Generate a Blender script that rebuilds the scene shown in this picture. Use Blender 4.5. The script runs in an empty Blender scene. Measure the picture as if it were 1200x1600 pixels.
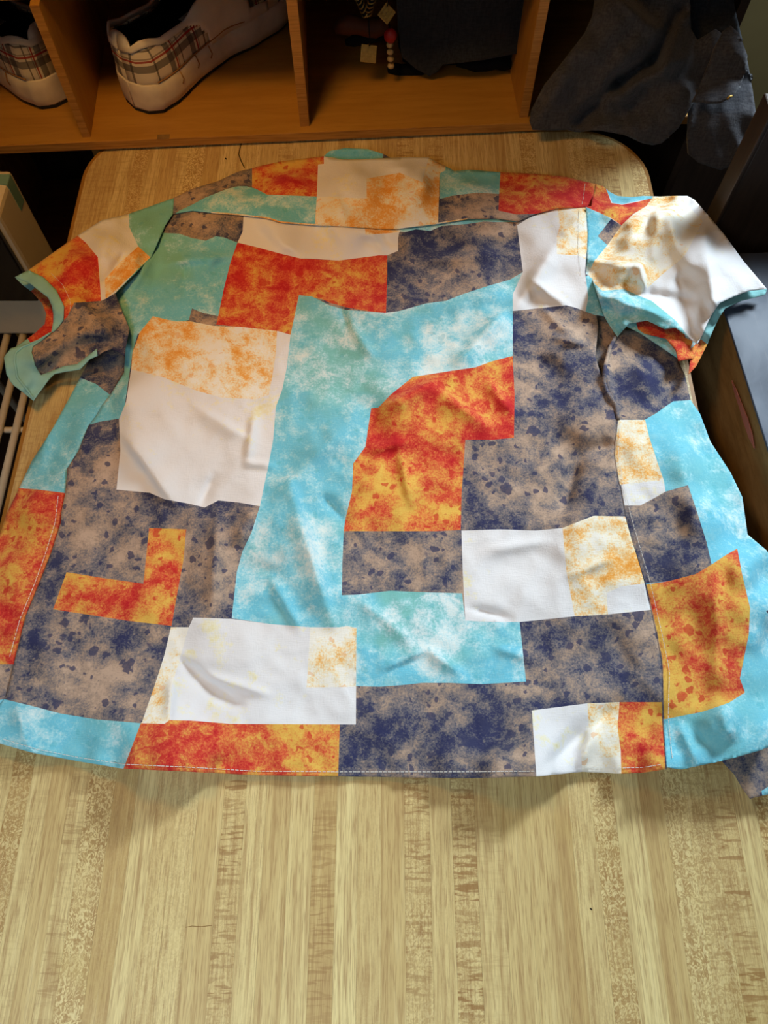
import bpy, bmesh, math, random
import numpy as np
from mathutils import Vector, Matrix, noise
from mathutils.geometry import delaunay_2d_cdt

# ------------------------------------------------------------------ camera, light, exposure
SC = bpy.context.scene
COL = SC.collection
TZ = 0.74                      # table top height
CH = 0.70                      # camera above table top
FPX = 1200.0
P = math.radians(64.5)
SP, CP = math.sin(P), math.cos(P)

cd = bpy.data.cameras.new('camera'); cam = bpy.data.objects.new('camera', cd); COL.objects.link(cam)
cd.sensor_fit = 'HORIZONTAL'; cd.sensor_width = 36.0; cd.lens = 36.0 * FPX / 1200.0; cd.clip_start = 0.02
cam.location = (0, 0, TZ + CH); cam.rotation_euler = (math.radians(90) - P, 0, 0)
SC.camera = cam

vs = SC.view_settings
vs.view_transform = 'Standard'; vs.look = 'None'; vs.gamma = 1.0; vs.use_curve_mapping = False
vs.exposure = 0.0

W = bpy.data.worlds.new('room_world'); SC.world = W; W.use_nodes = True
W.node_tree.nodes['Background'].inputs[0].default_value = (1.0, 0.93, 0.84, 1)
W.node_tree.nodes['Background'].inputs[1].default_value = 0.035

def area(name, loc, target, size, sizey, energy, color, spread=180):
    l = bpy.data.lights.new(name, 'AREA'); l.shape = 'RECTANGLE'; l.size = size; l.size_y = sizey
    l.energy = energy; l.color = color; l.spread = math.radians(spread)
    o = bpy.data.objects.new(name, l); COL.objects.link(o); o.location = loc
    d = Vector(target) - Vector(loc); o.rotation_euler = d.to_track_quat('-Z', 'Y').to_euler()
    return o
area('window_daylight', (0.97, 1.29, TZ + 0.86), (0.1, 0.15, TZ), 0.32, 0.50, 47.0, (0.76, 0.905, 1.0))
area('room_daylight', (-0.52, -0.85, TZ + 1.15), (-0.14, -0.28, TZ), 0.6, 0.45, 2.7, (0.82, 0.935, 1.0), 66)
area('lamp_light', (-0.25, 0.55, TZ + 0.80), (-0.20, 0.66, TZ), 0.16, 0.16, 1.35, (1.0, 0.50, 0.11), 116)

# ------------------------------------------------------------------ helpers
def ray(px, py):
    u = (px - 600.0) / FPX; v = (800.0 - py) / FPX
    return Vector((u, CP + v * SP, -SP + v * CP))
CAM = Vector((0, 0, TZ + CH))
def at(px, py, z=0.0):            # point at height z above the table top
    d = ray(px, py); return CAM + d * ((z - CH) / d.z)
def aty(px, py, Y):               # point on the vertical plane y = Y
    d = ray(px, py); return CAM + d * (Y / d.y)

def lin(c):
    return tuple((x / 12.92 if x <= 0.04045 else ((x + 0.055) / 1.055) ** 2.4) for x in c)
def rgb(r, g, b): return lin((r / 255, g / 255, b / 255)) + (1.0,)

def empty(name, loc, label=None, cat=None, rz=0, group=None):
    o = bpy.data.objects.new(name, None); COL.objects.link(o); o.location = loc; o.rotation_euler = (0, 0, rz)
    o.empty_display_size = 0.02
    tag(o, label, cat, group); return o
def tag(o, label=None, cat=None, group=None, kind=None):
    if label: o['label'] = label
    if cat: o['category'] = cat
    if group: o['group'] = group
    if kind: o['kind'] = kind
    return o
def link(name, me, parent=None, mats=(), smooth=True):
    o = bpy.data.objects.new(name, me); COL.objects.link(o)
    for m in mats:
        if m.name not in [x.name for x in me.materials if x]: me.materials.append(m)
    if smooth:
        me.polygons.foreach_set('use_smooth', [True] * len(me.polygons))
    if parent: o.parent = parent
    return o
def from_bm(name, bm, parent=None, mat=None, smooth=False):
    me = bpy.data.meshes.new(name); bm.normal_update(); bm.to_mesh(me); bm.free()
    return link(name, me, parent, [mat] if mat else [], smooth)
def frame(o):                     # world -> local shift of a thing's Empty (world matrix from loc + rz)
    m = Matrix.Identity(4)
    while o:
        m = Matrix.Translation(o.location) @ Matrix.Rotation(o.rotation_euler.z, 4, 'Z') @ m; o = o.parent
    return m.inverted()

def add_box(bm, c, s, rot=None, bevel=0.0):
    r = bmesh.ops.create_cube(bm, size=1.0)
    vsx = r['verts']
    m = Matrix.Translation(c) @ (rot.to_4x4() if rot else Matrix.Identity(4)) @ Matrix.Diagonal((s[0], s[1], s[2], 1))
    bmesh.ops.transform(bm, matrix=m, verts=vsx)
    if bevel:
        es = list({e for v in vsx for e in v.link_edges})
        bmesh.ops.bevel(bm, geom=es, offset=bevel, segments=2, affect='EDGES', profile=0.6)
def box(name, c, s, mat, parent=None, bevel=0.0015, rot=None):
    bm = bmesh.new(); add_box(bm, Vector(c), s, rot, bevel); return from_bm(name, bm, parent, mat)
def tube(bm, pts, r, n=8, cap=True):
    pts = [Vector(p) for p in pts]; rings = []
    rr = r if isinstance(r, (list, tuple)) else [r] * len(pts)
    prev = None
    for i, p in enumerate(pts):
        t = (pts[min(i + 1, len(pts) - 1)] - pts[max(i - 1, 0)]).normalized()
        a = prev if prev is not None else (Vector((0, 0, 1)) if abs(t.z) < 0.9 else Vector((1, 0, 0)))
        a = (a - t * a.dot(t)).normalized(); prev = a; b = t.cross(a)
        rings.append([bm.verts.new(p + (a * math.cos(2 * math.pi * k / n) + b * math.sin(2 * math.pi * k / n)) * rr[i]) for k in range(n)])
    for i in range(len(rings) - 1):
        for k in range(n):
            bm.faces.new((rings[i][k], rings[i][(k + 1) % n], rings[i + 1][(k + 1) % n], rings[i + 1][k]))
    if cap:
        bm.faces.new(rings[0][::-1]); bm.faces.new(rings[-1])
def prism(bm, poly, z0, z1):
    a = [bm.verts.new((x, y, z0)) for x, y in poly]; b = [bm.verts.new((x, y, z1)) for x, y in poly]
    n = len(poly)
    bm.faces.new(b); bm.faces.new(a[::-1])
    for i in range(n): bm.faces.new((a[i], a[(i + 1) % n], b[(i + 1) % n], b[i]))

# ------------------------------------------------------------------ node helper
class NT:
    def __init__(s, name):
        s.m = bpy.data.materials.new(name); s.m.use_nodes = True; s.t = s.m.node_tree; s.t.nodes.clear()
        s.out = s.t.nodes.new('ShaderNodeOutputMaterial'); s.b = s.t.nodes.new('ShaderNodeBsdfPrincipled')
        s.t.links.new(s.b.outputs[0], s.out.inputs[0])
        s.co = s.t.nodes.new('ShaderNodeTexCoord').outputs['Object']
    def n(s, typ, **kw):
        nd = s.t.nodes.new(typ)
        for k, v in kw.items(): setattr(nd, k, v)
        return nd
    def set(s, sock, v):
        if isinstance(v, bpy.types.NodeSocket): s.t.links.new(v, sock)
        else: sock.default_value = v
    def map(s, scale=(1, 1, 1), loc=(0, 0, 0), rot=(0, 0, 0), src=None):
        nd = s.n('ShaderNodeMapping'); s.set(nd.inputs[0], src or s.co)
        nd.inputs['Scale'].default_value = scale; nd.inputs['Location'].default_value = loc; nd.inputs['Rotation'].default_value = rot
        return nd.outputs[0]
    def noise(s, scale, detail=4, rough=0.55, dist=0.0, vec=None):
        nd = s.n('ShaderNodeTexNoise'); s.set(nd.inputs['Vector'], vec or s.co)
        nd.inputs['Scale'].default_value = scale; nd.inputs['Detail'].default_value = detail
        nd.inputs['Roughness'].default_value = rough; nd.inputs['Distortion'].default_value = dist
        return nd.outputs['Fac']
    def math(s, op, a, b=0.0, c=0.0, clamp=False):
        nd = s.n('ShaderNodeMath', operation=op); nd.use_clamp = clamp
        s.set(nd.inputs[0], a); s.set(nd.inputs[1], b); s.set(nd.inputs[2], c); return nd.outputs[0]
    def ramp(s, fac, stops, interp='LINEAR'):
        nd = s.n('ShaderNodeValToRGB'); s.set(nd.inputs[0], fac); r = nd.color_ramp; r.interpolation = interp
        while len(r.elements) < len(stops): r.elements.new(0.5)
        for e, (p, c) in zip(r.elements, stops):
            e.position = p; e.color = c if len(c) == 4 else tuple(c) + (1,)
        return nd.outputs[0]
    def step(s, fac, a, b):
        return s.math('SMOOTH_STEP' if False else 'MULTIPLY', s.mr(fac, a, b), 1.0)
    def mr(s, fac, a, b, lo=0.0, hi=1.0):
        nd = s.n('ShaderNodeMapRange'); nd.clamp = True; s.set(nd.inputs[0], fac)
        nd.inputs[1].default_value = a; nd.inputs[2].default_value = b; nd.inputs[3].default_value = lo; nd.inputs[4].default_value = hi
        return nd.outputs[0]
    def mix(s, fac, a, b, mode='MIX'):
        nd = s.n('ShaderNodeMix', data_type='RGBA', blend_type=mode); s.set(nd.inputs[0], fac); s.set(nd.inputs[6], a); s.set(nd.inputs[7], b)
        return nd.outputs[2]
    def voronoi(s, scale, vec=None, feature='F1', rnd=1.0):
        nd = s.n('ShaderNodeTexVoronoi', feature=feature); s.set(nd.inputs['Vector'], vec or s.co)
        nd.inputs['Scale'].default_value = scale; nd.inputs['Randomness'].default_value = rnd
        return nd
    def bump(s, h, strength=0.2, dist=0.001):
        nd = s.n('ShaderNodeBump'); s.set(nd.inputs['Height'], h); nd.inputs['Strength'].default_value = strength; nd.inputs['Distance'].default_value = dist
        s.t.links.new(nd.outputs[0], s.b.inputs['Normal'])
    def fin(s, col, rough=0.6, spec=0.3, metal=0.0):
        s.set(s.b.inputs['Base Color'], col); s.set(s.b.inputs['Roughness'], rough)
        s.b.inputs['Specular IOR Level'].default_value = spec; s.b.inputs['Metallic'].default_value = metal
        return s.m

def plain(name, c, rough=0.6, spec=0.3, var=0.12, scale=25, metal=0.0):
    t = NT(name); f = t.noise(scale, 5)
    c2 = tuple(x * (1 - var * 2.2) for x in c[:3]) + (1,)
    return t.fin(t.mix(t.mr(f, 0.35, 0.7), c, c2), rough, spec, metal)

# ------------------------------------------------------------------ fabric prints
def blot(t, off, s1=13, s2=48, s3=230, W=(0.44, 0.31, 0.25)):
    v = t.map(loc=(off, off * 0.37, 0))
    w = t.map(loc=(off + 3, off * 0.7, 0))
    a = t.noise(s1, 3, 0.55, 0.6, v); b = t.noise(s2, 4, 0.6, 0.4, w); c = t.noise(s3, 3, 0.7, 0, v)
    x = t.math('MULTIPLY', a, W[0]); x = t.math('MULTIPLY_ADD', b, W[1], x); x = t.math('MULTIPLY_ADD', c, W[2], x)
    return x, v
def drops(t, v, scale, lo, hi, thr=0.55):
    """round paint drops: voronoi cells, only some of them, each with its own radius"""
    dv = t.n('ShaderNodeTexNoise'); t.set(dv.inputs['Vector'], v); dv.inputs['Scale'].default_value = 110; dv.inputs['Detail'].default_value = 4
    ad = t.n('ShaderNodeVectorMath', operation='MULTIPLY_ADD'); t.set(ad.inputs[0], dv.outputs['Color']); ad.inputs[1].default_value = (0.012, 0.014, 0.0); t.set(ad.inputs[2], v)
    vo = t.voronoi(scale, ad.outputs[0])
    sep = t.n('ShaderNodeSeparateColor'); t.set(sep.inputs[0], vo.outputs['Color'])
    rad = t.mr(sep.outputs[0], thr, 1.0, lo, hi)
    on = t.math('GREATER_THAN', sep.outputs[0], thr)
    ins = t.math('SUBTRACT', rad, vo.outputs['Distance']); ins = t.mr(ins, 0.0, 0.06)
    return t.math('MULTIPLY', ins, on)
def weave(t, extra=None):
    n1 = t.noise(900, 2, 0.5, 0, t.map(scale=(1, 0.15, 1))); n2 = t.noise(900, 2, 0.5, 0, t.map(scale=(0.15, 1, 1)))
    n3 = t.noise(38, 4, 0.55, 0.5)
    h = t.math('ADD', n1, n2); h = t.math('MULTIPLY_ADD', n3, 2.2, h)
    t.bump(h, 0.22, 0.0011)
    t.b.inputs['Sheen Weight'].default_value = 0.08

def fab_teal(name='print_aqua', off=1.3, bias=0.0, gr=0.75):
    t = NT(name); x, v = blot(t, off, 16, 62, 420); x = t.math('ADD', x, bias)
    c = t.ramp(x, [(0.39, rgb(220, 234, 234)), (0.45, rgb(186, 222, 230)), (0.50, rgb(146, 208, 222)), (0.555, rgb(108, 192, 216)), (0.63, rgb(134, 202, 218))])
    g = t.noise(9, 3, 0.5, 0.3, t.map(loc=(7, 3, 0)))
    gm = t.math('MULTIPLY', t.mr(g, 0.50, 0.64), t.mr(x, 0.42, 0.53))
    c = t.mix(t.math('MULTIPLY', gm, gr), c, rgb(126, 190, 178))
    d = drops(t, v, 100, 0.10, 0.42, 0.55)
    c = t.mix(t.math('MULTIPLY', d, 0.38), c, rgb(90, 176, 190)); weave(t)
    return t.fin(c, 0.9, 0.12)
def fab_red(name='print_red_yellow', off=5.1, bias=0.0):
    t = NT(name); x, v = blot(t, off, 17, 70, 520); x = t.math('ADD', x, bias)
    c = t.ramp(x, [(0.385, rgb(224, 182, 86)), (0.44, rgb(222, 168, 78)), (0.48, rgb(218, 134, 70)), (0.515, rgb(212, 98, 60)), (0.56, rgb(200, 58, 48)), (0.61, rgb(186, 34, 40))])
    d = drops(t, v, 120, 0.10, 0.46, 0.55); d2 = drops(t, t.map(loc=(2, 9, 0)), 60, 0.10, 0.34, 0.72)
    c = t.mix(t.math('MULTIPLY', t.math('MAXIMUM', d, d2), 0.75), c, rgb(198, 48, 42)); weave(t)
    return t.fin(c, 0.9, 0.12)
def fab_dark():
    t = NT('print_navy_taupe'); x, v = blot(t, 9.7, 17, 66, 520)
    c = t.ramp(x, [(0.395, rgb(186, 160, 140)), (0.45, rgb(164, 142, 126)), (0.495, rgb(130, 119, 117)), (0.535, rgb(98, 96, 106)), (0.57, rgb(62, 64, 92)), (0.61, rgb(48, 51, 86))])
    d = drops(t, v, 115, 0.10, 0.48, 0.52); d2 = drops(t, t.map(loc=(4, 1, 0)), 62, 0.10, 0.45, 0.76)
    c = t.mix(t.math('MULTIPLY', t.math('MAXIMUM', d, d2), 0.8), c, rgb(56, 59, 90)); weave(t)
    return t.fin(c, 0.9, 0.12)
def fab_orange(name='print_orange_cream', off=15.2, bias=0.0):
    t = NT(name); x, v = blot(t, off, 18, 70, 520); x = t.math('ADD', x, bias)
    c = t.ramp(x, [(0.44, rgb(238, 234, 224)), (0.485, rgb(238, 226, 196)), (0.52, rgb(238, 206, 154)), (0.56, rgb(236, 176, 96)), (0.615, rgb(232, 154, 62))])
    d = drops(t, v, 100, 0.10, 0.42, 0.62)
    c = t.mix(t.math('MULTIPLY', d, 0.5), c, rgb(234, 168, 86)); weave(t)
    return t.fin(c, 0.9, 0.12)
def fab_white():
    t = NT('print_white'); x, v = blot(t, 21.0, 12, 50, 200)
    c = t.ramp(x, [(0.545, rgb(227, 226, 228)), (0.59, rgb(232, 227, 204)), (0.65, rgb(228, 218, 170))]); weave(t)
    return t.fin(c, 0.9, 0.12)
MT = {'T': fab_teal(), 'R': fab_red(bias=0.014), 'D': fab_dark(), 'O': fab_orange(), 'W': fab_white(),
      'S': fab_teal('print_sky_aqua', 3.9, 0.035, 0.35), 'G': fab_teal('print_aqua_warm_tint', 6.6, 0.03, 1.0), 'Y': fab_red('print_yellow_red', 7.7, -0.028), 'P': fab_orange('print_pale_orange', 12.4, -0.035)}  # G: aqua with less white, warm light's green tint put into the colour
M_band = plain('aqua_binding', rgb(150, 204, 204), 0.9, 0.1, 0.06, 60)
M_thread = plain('white_thread', rgb(236, 232, 226), 0.8, 0.1, 0.03)

# ------------------------------------------------------------------ other materials
def mat_strip():
    t = NT('laminate_strip')
    oi = t.n('ShaderNodeObjectInfo'); sep = t.n('ShaderNodeSeparateColor'); t.set(sep.inputs[0], oi.outputs['Color'])
    tone, fig, tick = sep.outputs[0], sep.outputs[1], sep.outputs[2]
    rv = t.n('ShaderNodeCombineXYZ'); t.set(rv.inputs[0], t.math('MULTIPLY', oi.outputs['Random'], 40.0)); t.set(rv.inputs[1], t.math('MULTIPLY', oi.outputs['Random'], 17.0))
    ad = t.n('ShaderNodeVectorMath', operation='ADD'); t.set(ad.inputs[0], t.co); t.set(ad.inputs[1], rv.outputs[0]); p = ad.outputs[0]
    g1 = t.noise(260, 4, 0.6, 0.4, t.map(scale=(1, 0.035, 1), src=p))
    g2 = t.noise(900, 3, 0.6, 0.2, t.map(scale=(1, 0.05, 1), src=p))
    worm = t.noise(290, 3, 0.5, 2.0, t.map(scale=(1, 0.75, 1), src=p))
    pat = t.noise(22, 2, 0.5, 0, t.map(scale=(0.3, 1, 1), src=p)); fig = t.math('MULTIPLY', fig, t.mr(pat, 0.32, 0.62, 0.45, 1.0))
    tk = t.noise(300, 3, 0.6, 0.5, t.map(scale=(0.14, 0.9, 1), src=p))
    tk2 = t.noise(40, 2, 0.5, 0.0, t.map(scale=(0.05, 1, 1), src=p))
    base = t.mix(tone, rgb(184, 150, 92), rgb(226, 206, 146))
    base = t.mix(t.mr(g1, 0.45, 0.66, 0, 0.7), base, rgb(172, 138, 88))
    base = t.mix(t.mr(g2, 0.48, 0.66, 0, 0.65), base, rgb(158, 122, 78))
    base = t.mix(t.mr(g1, 0.28, 0.42, 0.35, 0), base, rgb(234, 216, 160))
    fm = t.math('MULTIPLY', t.mr(worm, 0.50, 0.57), fig)
    base = t.mix(t.math('MULTIPLY', fm, 0.75), base, rgb(158, 118, 66))
    fl = t.math('MULTIPLY', t.mr(worm, 0.42, 0.48, 1, 0), fig)
    base = t.mix(t.math('MULTIPLY', fl, 0.7), base, rgb(234, 216, 158))
    tm = t.math('MULTIPLY', t.mr(tk, 0.50, 0.57), tick); tm = t.math('MULTIPLY', tm, t.mr(tk2, 0.40, 0.60, 0.35, 1))
    base = t.mix(t.math('MULTIPLY', tm, 0.8), base, rgb(146, 104, 58))
    st = t.noise(7, 3, 0.5, 0.2); base = t.mix(t.mr(st, 0.60, 0.72, 0, 0.22), base, rgb(176, 150, 70))
    t.bump(t.math('MULTIPLY_ADD', worm, 0.5, g2), 0.12, 0.0006)
    return t.fin(base, t.mr(g1, 0.3, 0.7, 0.42, 0.55), 0.35)
M_strip = mat_strip()
M_core = plain('table_core', rgb(140, 96, 44), 0.6)
M_edge = plain('table_edge', rgb(158, 112, 50), 0.5)
def mat_ply(name, a, b, c, ax=(0.12, 1, 1), spec=0.4, rough=0.42):
    t = NT(name)
    g = t.noise(70, 5, 0.6, 0.5, t.map(scale=ax)); f = t.noise(420, 3, 0.6, 0, t.map(scale=ax)); k = t.noise(6, 4, 0.6, 0.3)
    col = t.mix(t.mr(g, 0.38, 0.66), a, b); col = t.mix(t.mr(f, 0.55, 0.75, 0, 0.35), col, c)
    col = t.mix(t.mr(k, 0.56, 0.75, 0, 0.45), col, c)
    vo = t.voronoi(14); sp = t.mr(vo.outputs['Distance'], 0.035, 0.05, 1, 0)
    col = t.mix(t.math('MULTIPLY', sp, 0.7), col, rgb(70, 40, 16))
    t.bump(f, 0.1, 0.0005); return t.fin(col, rough, spec)
M_ply = mat_ply('varnished_plywood', rgb(184, 134, 56), rgb(170, 120, 46), rgb(142, 94, 32))
M_plyv = mat_ply('varnished_plywood_upright', rgb(180, 132, 56), rgb(166, 116, 46), rgb(138, 92, 32), (1, 1, 0.12))
def mat_plyedge():
    t = NT('plywood_edge'); sep = t.n('ShaderNodeSeparateXYZ'); t.set(sep.inputs[0], t.co)
    f = t.noise(180, 3, 0.6, 0, t.map(scale=(0.1, 1, 2.2)))
    return t.fin(t.mix(t.mr(f, 0.40, 0.66), rgb(184, 132, 64), rgb(154, 104, 46)), 0.55, 0.3)
M_plye = mat_plyedge()
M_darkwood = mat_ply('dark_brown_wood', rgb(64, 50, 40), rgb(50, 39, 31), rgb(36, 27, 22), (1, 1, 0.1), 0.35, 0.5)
M_floor = mat_ply('dark_floor_wood', rgb(60, 36, 20), rgb(46, 27, 15), rgb(30, 18, 10), (1, 0.1, 1))
M_board = mat_ply('raw_particle_board', rgb(150, 118, 74), rgb(128, 98, 58), rgb(100, 74, 42), (1, 0.3, 1), 0.15, 0.8)
M_pink = plain('torn_pink_core', rgb(178, 112, 100), 0.9)
def mat_metal():
    t = NT('dark_metal_top'); s = t.noise(300, 4, 0.6, 0.2, t.map(scale=(1, 0.06, 1), rot=(0, 0, 0.5))); s2 = t.noise(9, 5, 0.6, 0.6)
    col = t.mix(t.mr(s2, 0.4, 0.65), rgb(78, 86, 102), rgb(58, 64, 78)); col = t.mix(t.mr(s, 0.58, 0.7, 0, 0.5), col, rgb(96, 98, 108))
    t.bump(s, 0.06, 0.0005); return t.fin(col, t.mr(s2, 0.3, 0.7, 0.40, 0.54), 0.14, 0.0)
M_metal = mat_metal()
M_wall = plain('olive_cream_wall', rgb(168, 152, 104), 0.8, 0.2, 0.06, 8)
M_paint = plain('white_paint', rgb(226, 222, 212), 0.6, 0.2, 0.03)
def mat_cloth(name, a, b, sc=500):
    t = NT(name); n1 = t.noise(sc, 2, 0.5, 0, t.map(scale=(1, 1, 0.15))); n2 = t.noise(sc, 2, 0.5, 0, t.map(scale=(0.15, 1, 1))); n3 = t.noise(12, 4, 0.55)
    h = t.math('ADD', n1, n2); col = t.mix(t.mr(h, 0.8, 1.25), a, b); col = t.mix(t.mr(n3, 0.45, 0.7, 0, 0.5), col, b)
    t.bump(h, 0.3, 0.001); t.b.inputs['Sheen Weight'].default_value = 0.15; t.b.inputs['Sheen Roughness'].default_value = 0.5
    return t.fin(col, 0.95, 0.1)
M_grey = mat_cloth('charcoal_twill', rgb(76, 76, 80), rgb(56, 56, 62))
M_navy = mat_cloth('dark_navy_cloth', rgb(48, 52, 58), rgb(36, 39, 45))
M_black = plain('black_fabric', rgb(24, 24, 27), 0.9, 0.1)
M_rubber = plain('scuffed_white_rubber', rgb(226, 214, 196), 0.6, 0.3, 0.10, 40)
M_out = plain('dark_outsole', rgb(40, 42, 40), 0.8)
M_leather = plain('white_leather', rgb(226, 218, 206), 0.5, 0.35, 0.06, 30)
M_crack = plain('yellowed_glue', rgb(160, 116, 70), 0.7)
def mat_plaid():
    t = NT('plaid_canvas'); sep = t.n('ShaderNodeSeparateXYZ'); t.set(sep.inputs[0], t.co); x, y, z = sep.outputs
    def band(c, per, off, w):
        q = t.math('FRACT', t.math('MULTIPLY_ADD', c, 1.0 / per, off)); q = t.math('ABSOLUTE', t.math('SUBTRACT', q, 0.5))
        return t.math('LESS_THAN', q, w / per * 0.5)
    yy = t.math('ADD', x, t.math('MULTIPLY', y, 0.9))
    col = rgb(222, 210, 188)
    for c, per in ((yy, 0.040), (z, 0.040)):
        col = t.mix(t.math('MULTIPLY', band(c, per, 0.2, 0.008), 0.75), col, rgb(74, 70, 72))
        col = t.mix(t.math('MULTIPLY', band(c, per, 0.72, 0.002), 0.75), col, rgb(70, 62, 62))
        col = t.mix(t.math('MULTIPLY', band(c, per, 0.0, 0.0022), 0.9), col, rgb(160, 42, 44))
        col = t.mix(t.math('MULTIPLY', band(c, per, 0.93, 0.0016), 0.6), col, rgb(96, 76, 70))
    t.bump(t.noise(800, 2), 0.2, 0.0006); return t.fin(col, 0.9, 0.1)
M_plaid = mat_plaid()
M_gold = plain('antique_gold', rgb(196, 160, 84), 0.4, 0.5, 0.15, 200, 0.6)
M_redbead = plain('red_bead', rgb(170, 28, 34), 0.4, 0.5, 0.03)
M_bead = plain('cream_bead', rgb(190, 166, 120), 0.6)
M_cream = plain('cream_plastic', rgb(222, 208, 182), 0.45, 0.4, 0.03)
M_tealp = plain('teal_stripe', rgb(120, 158, 146), 0.5, 0.3, 0.03)
M_blackp = plain('black_plastic', rgb(16, 16, 18), 0.25, 0.5, 0.05)
M_wire = plain('white_coated_wire', rgb(218, 206, 184), 0.5, 0.4, 0.05)
M_brown = plain('brown_leather', rgb(96, 52, 30), 0.6, 0.3, 0.15)

# ------------------------------------------------------------------ setting
fl = box('floor', (0, 0.3, -0.02), (3.6, 3.6, 0.04), M_floor, bevel=0); tag(fl, kind='structure')
wb = box('wall_back', (0, 1.36, 1.2), (3.6, 0.06, 2.4), M_wall, bevel=0); tag(wb, kind='structure')
wt = box('trim_1', (0, 1.322, (TZ - 0.30 + 0.12) / 2), (3.6, 0.014, TZ - 0.30 - 0.12), M_darkwood, bevel=0); tag(wt, kind='structure')
bb = box('baseboard_back', (0, 1.322, 0.06), (3.6, 0.016, 0.12), M_darkwood); tag(bb, kind='structure')
# window in the back wall, above the cubby shelf and out of view
wn = empty('window_1', (0.97, 1.325, TZ + 0.86)); tag(wn, kind='structure')
for nm, c, s in (('window_frame', (-0.20, 0, 0), (0.05, 0.03, 0.64)), ('window_frame', (0.20, 0, 0), (0.05, 0.03, 0.64)),
                 ('window_frame', (0, 0, 0.295), (0.35, 0.03, 0.05)), ('window_sill', (0, 0, -0.295), (0.35, 0.04, 0.05))):
    box(nm, c, s, M_paint, wn)

# ------------------------------------------------------------------ table
TX0, TX1, TY0, TY1, TR = -0.385, 0.339, -0.36, 0.895, 0.09
TTH = 0.032
table = empty('table', ((TX0 + TX1) / 2, 0.27, 0), 'wood-strip table with rounded corners under the patchwork shirt', 'table')
tl = frame(table)
def farY(x, m=0.0):               # far outline of the rounded table at x
    r = TR - m
    for cx, sgn in ((TX0 + m + r, -1), (TX1 - m - r, 1)):
        if (x - cx) * sgn > 0:
            return TY1 - m - r + math.sqrt(max(0.0, r * r - (x - cx) ** 2))
    return TY1 - m
ox, oy = table.location.x, table.location.y
def rrect(m):
    pts = []; r = TR - m
    for cx, cy, a0 in ((TX1 - m - r, TY1 - m - r, 0), (TX0 + m + r, TY1 - m - r, 90), (TX0 + m + r, TY0 + m + r, 180), (TX1 - m - r, TY0 + m + r, 270)):
        for k in range(11):
            a = math.radians(a0 + 9 * k); pts.append((cx + r * math.cos(a) - ox, cy + r * math.sin(a) - oy))
    return pts
bm = bmesh.new(); prism(bm, rrect(0.004), TZ - TTH, TZ - 0.0022); top = from_bm('table_top', bm, table, M_core)
bm = bmesh.new()
oa, ob = rrect(0.0), rrect(0.0042)
n = len(oa); z0, z1 = TZ - TTH - 0.001, TZ - 0.0004
va = [[bm.verts.new((x, y, z)) for x, y in oa] for z in (z0, z1)]; vb = [[bm.verts.new((x, y, z)) for x, y in ob] for z in (z0, z1)]
for i in range(n):
    j = (i + 1) % n
    bm.faces.new((va[0][i], va[0][j], va[1][j], va[1][i])); bm.faces.new((vb[0][j], vb[0][i], vb[1][i], vb[1][j]))
    bm.faces.new((va[1][i], va[1][j], vb[1][j], vb[1][i])); bm.faces.new((va[0][j], va[0][i], vb[0][i], vb[0][j]))
from_bm('edge_band', bm, table, M_edge)
for sx, sy in ((TX0 + 0.08, TY0 + 0.08), (TX1 - 0.08, TY0 + 0.08), (TX0 + 0.08, TY1 - 0.14), (TX1 - 0.08, TY1 - 0.14)):
    bm = bmesh.new(); tube(bm, [(sx - ox, sy - oy, 0), (sx - ox, sy - oy, TZ - TTH)], [0.016, 0.022], 14); from_bm('leg', bm, table, M_edge, True)
# butcher-block strips: boundaries read at image row 1400, continued at the same pitch to both edges
bnd = [15, 48, 82, 112, 155, 192, 227, 260, 295, 337, 373, 407, 447, 485, 523, 558, 595, 633, 674, 710, 748, 790, 830, 877, 903, 940, 977, 1020, 1058, 1093, 1133, 1173]
#        tone, figured, ticks for the strip right of each boundary
sty = [(.75, 0, .2), (.45, 0, 0), (.8, .1, .5), (.55, 1, 0), (.22, .1, 0), (.85, 0, 0), (.6, .2, 0), (.7, .25, 0), (.5, 0, 0), (.55, .3, .9), (.8, .1, 0),
       (.55, 0, 0), (.75, 0, 0), (.30, 0, .6), (.95, 0, 0), (.6, .1, 0), (.42, 0, 0), (.6, .45, .8), (.65, .1, 0), (.6, .5, 1), (.75, 0, .2), (.6, 0, 0),
       (.55, 0, 0), (.3, 0, 0), (.75, .15, 0), (.45, .9, .4), (.9, 0, 0), (.38, 0, 0), (.7, .8, 0), (.6, .5, .4), (.5, .3, 1), (.8, 0, 0)]
xs = [at(b, 1400).x for b in bnd]; st = list(sty)
rnd = random.Random(4)
def rst():
    return (rnd.uniform(.25, .95), rnd.choice([0, 0, .1, .8, .4]), rnd.choice([0, 0, .3, .9]))
while xs[-1] < TX1 - 0.028: xs.append(xs[-1] + rnd.uniform(.017, .022)); st.append(rst())
xs.append(TX1 - 0.0042)
while xs[0] > TX0 + 0.028: xs.insert(0, xs[0] - rnd.uniform(.017, .022)); st.insert(0, rst())
xs.insert(0, TX0 + 0.0042); st.insert(0, rst())
G = 0.00005
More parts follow.
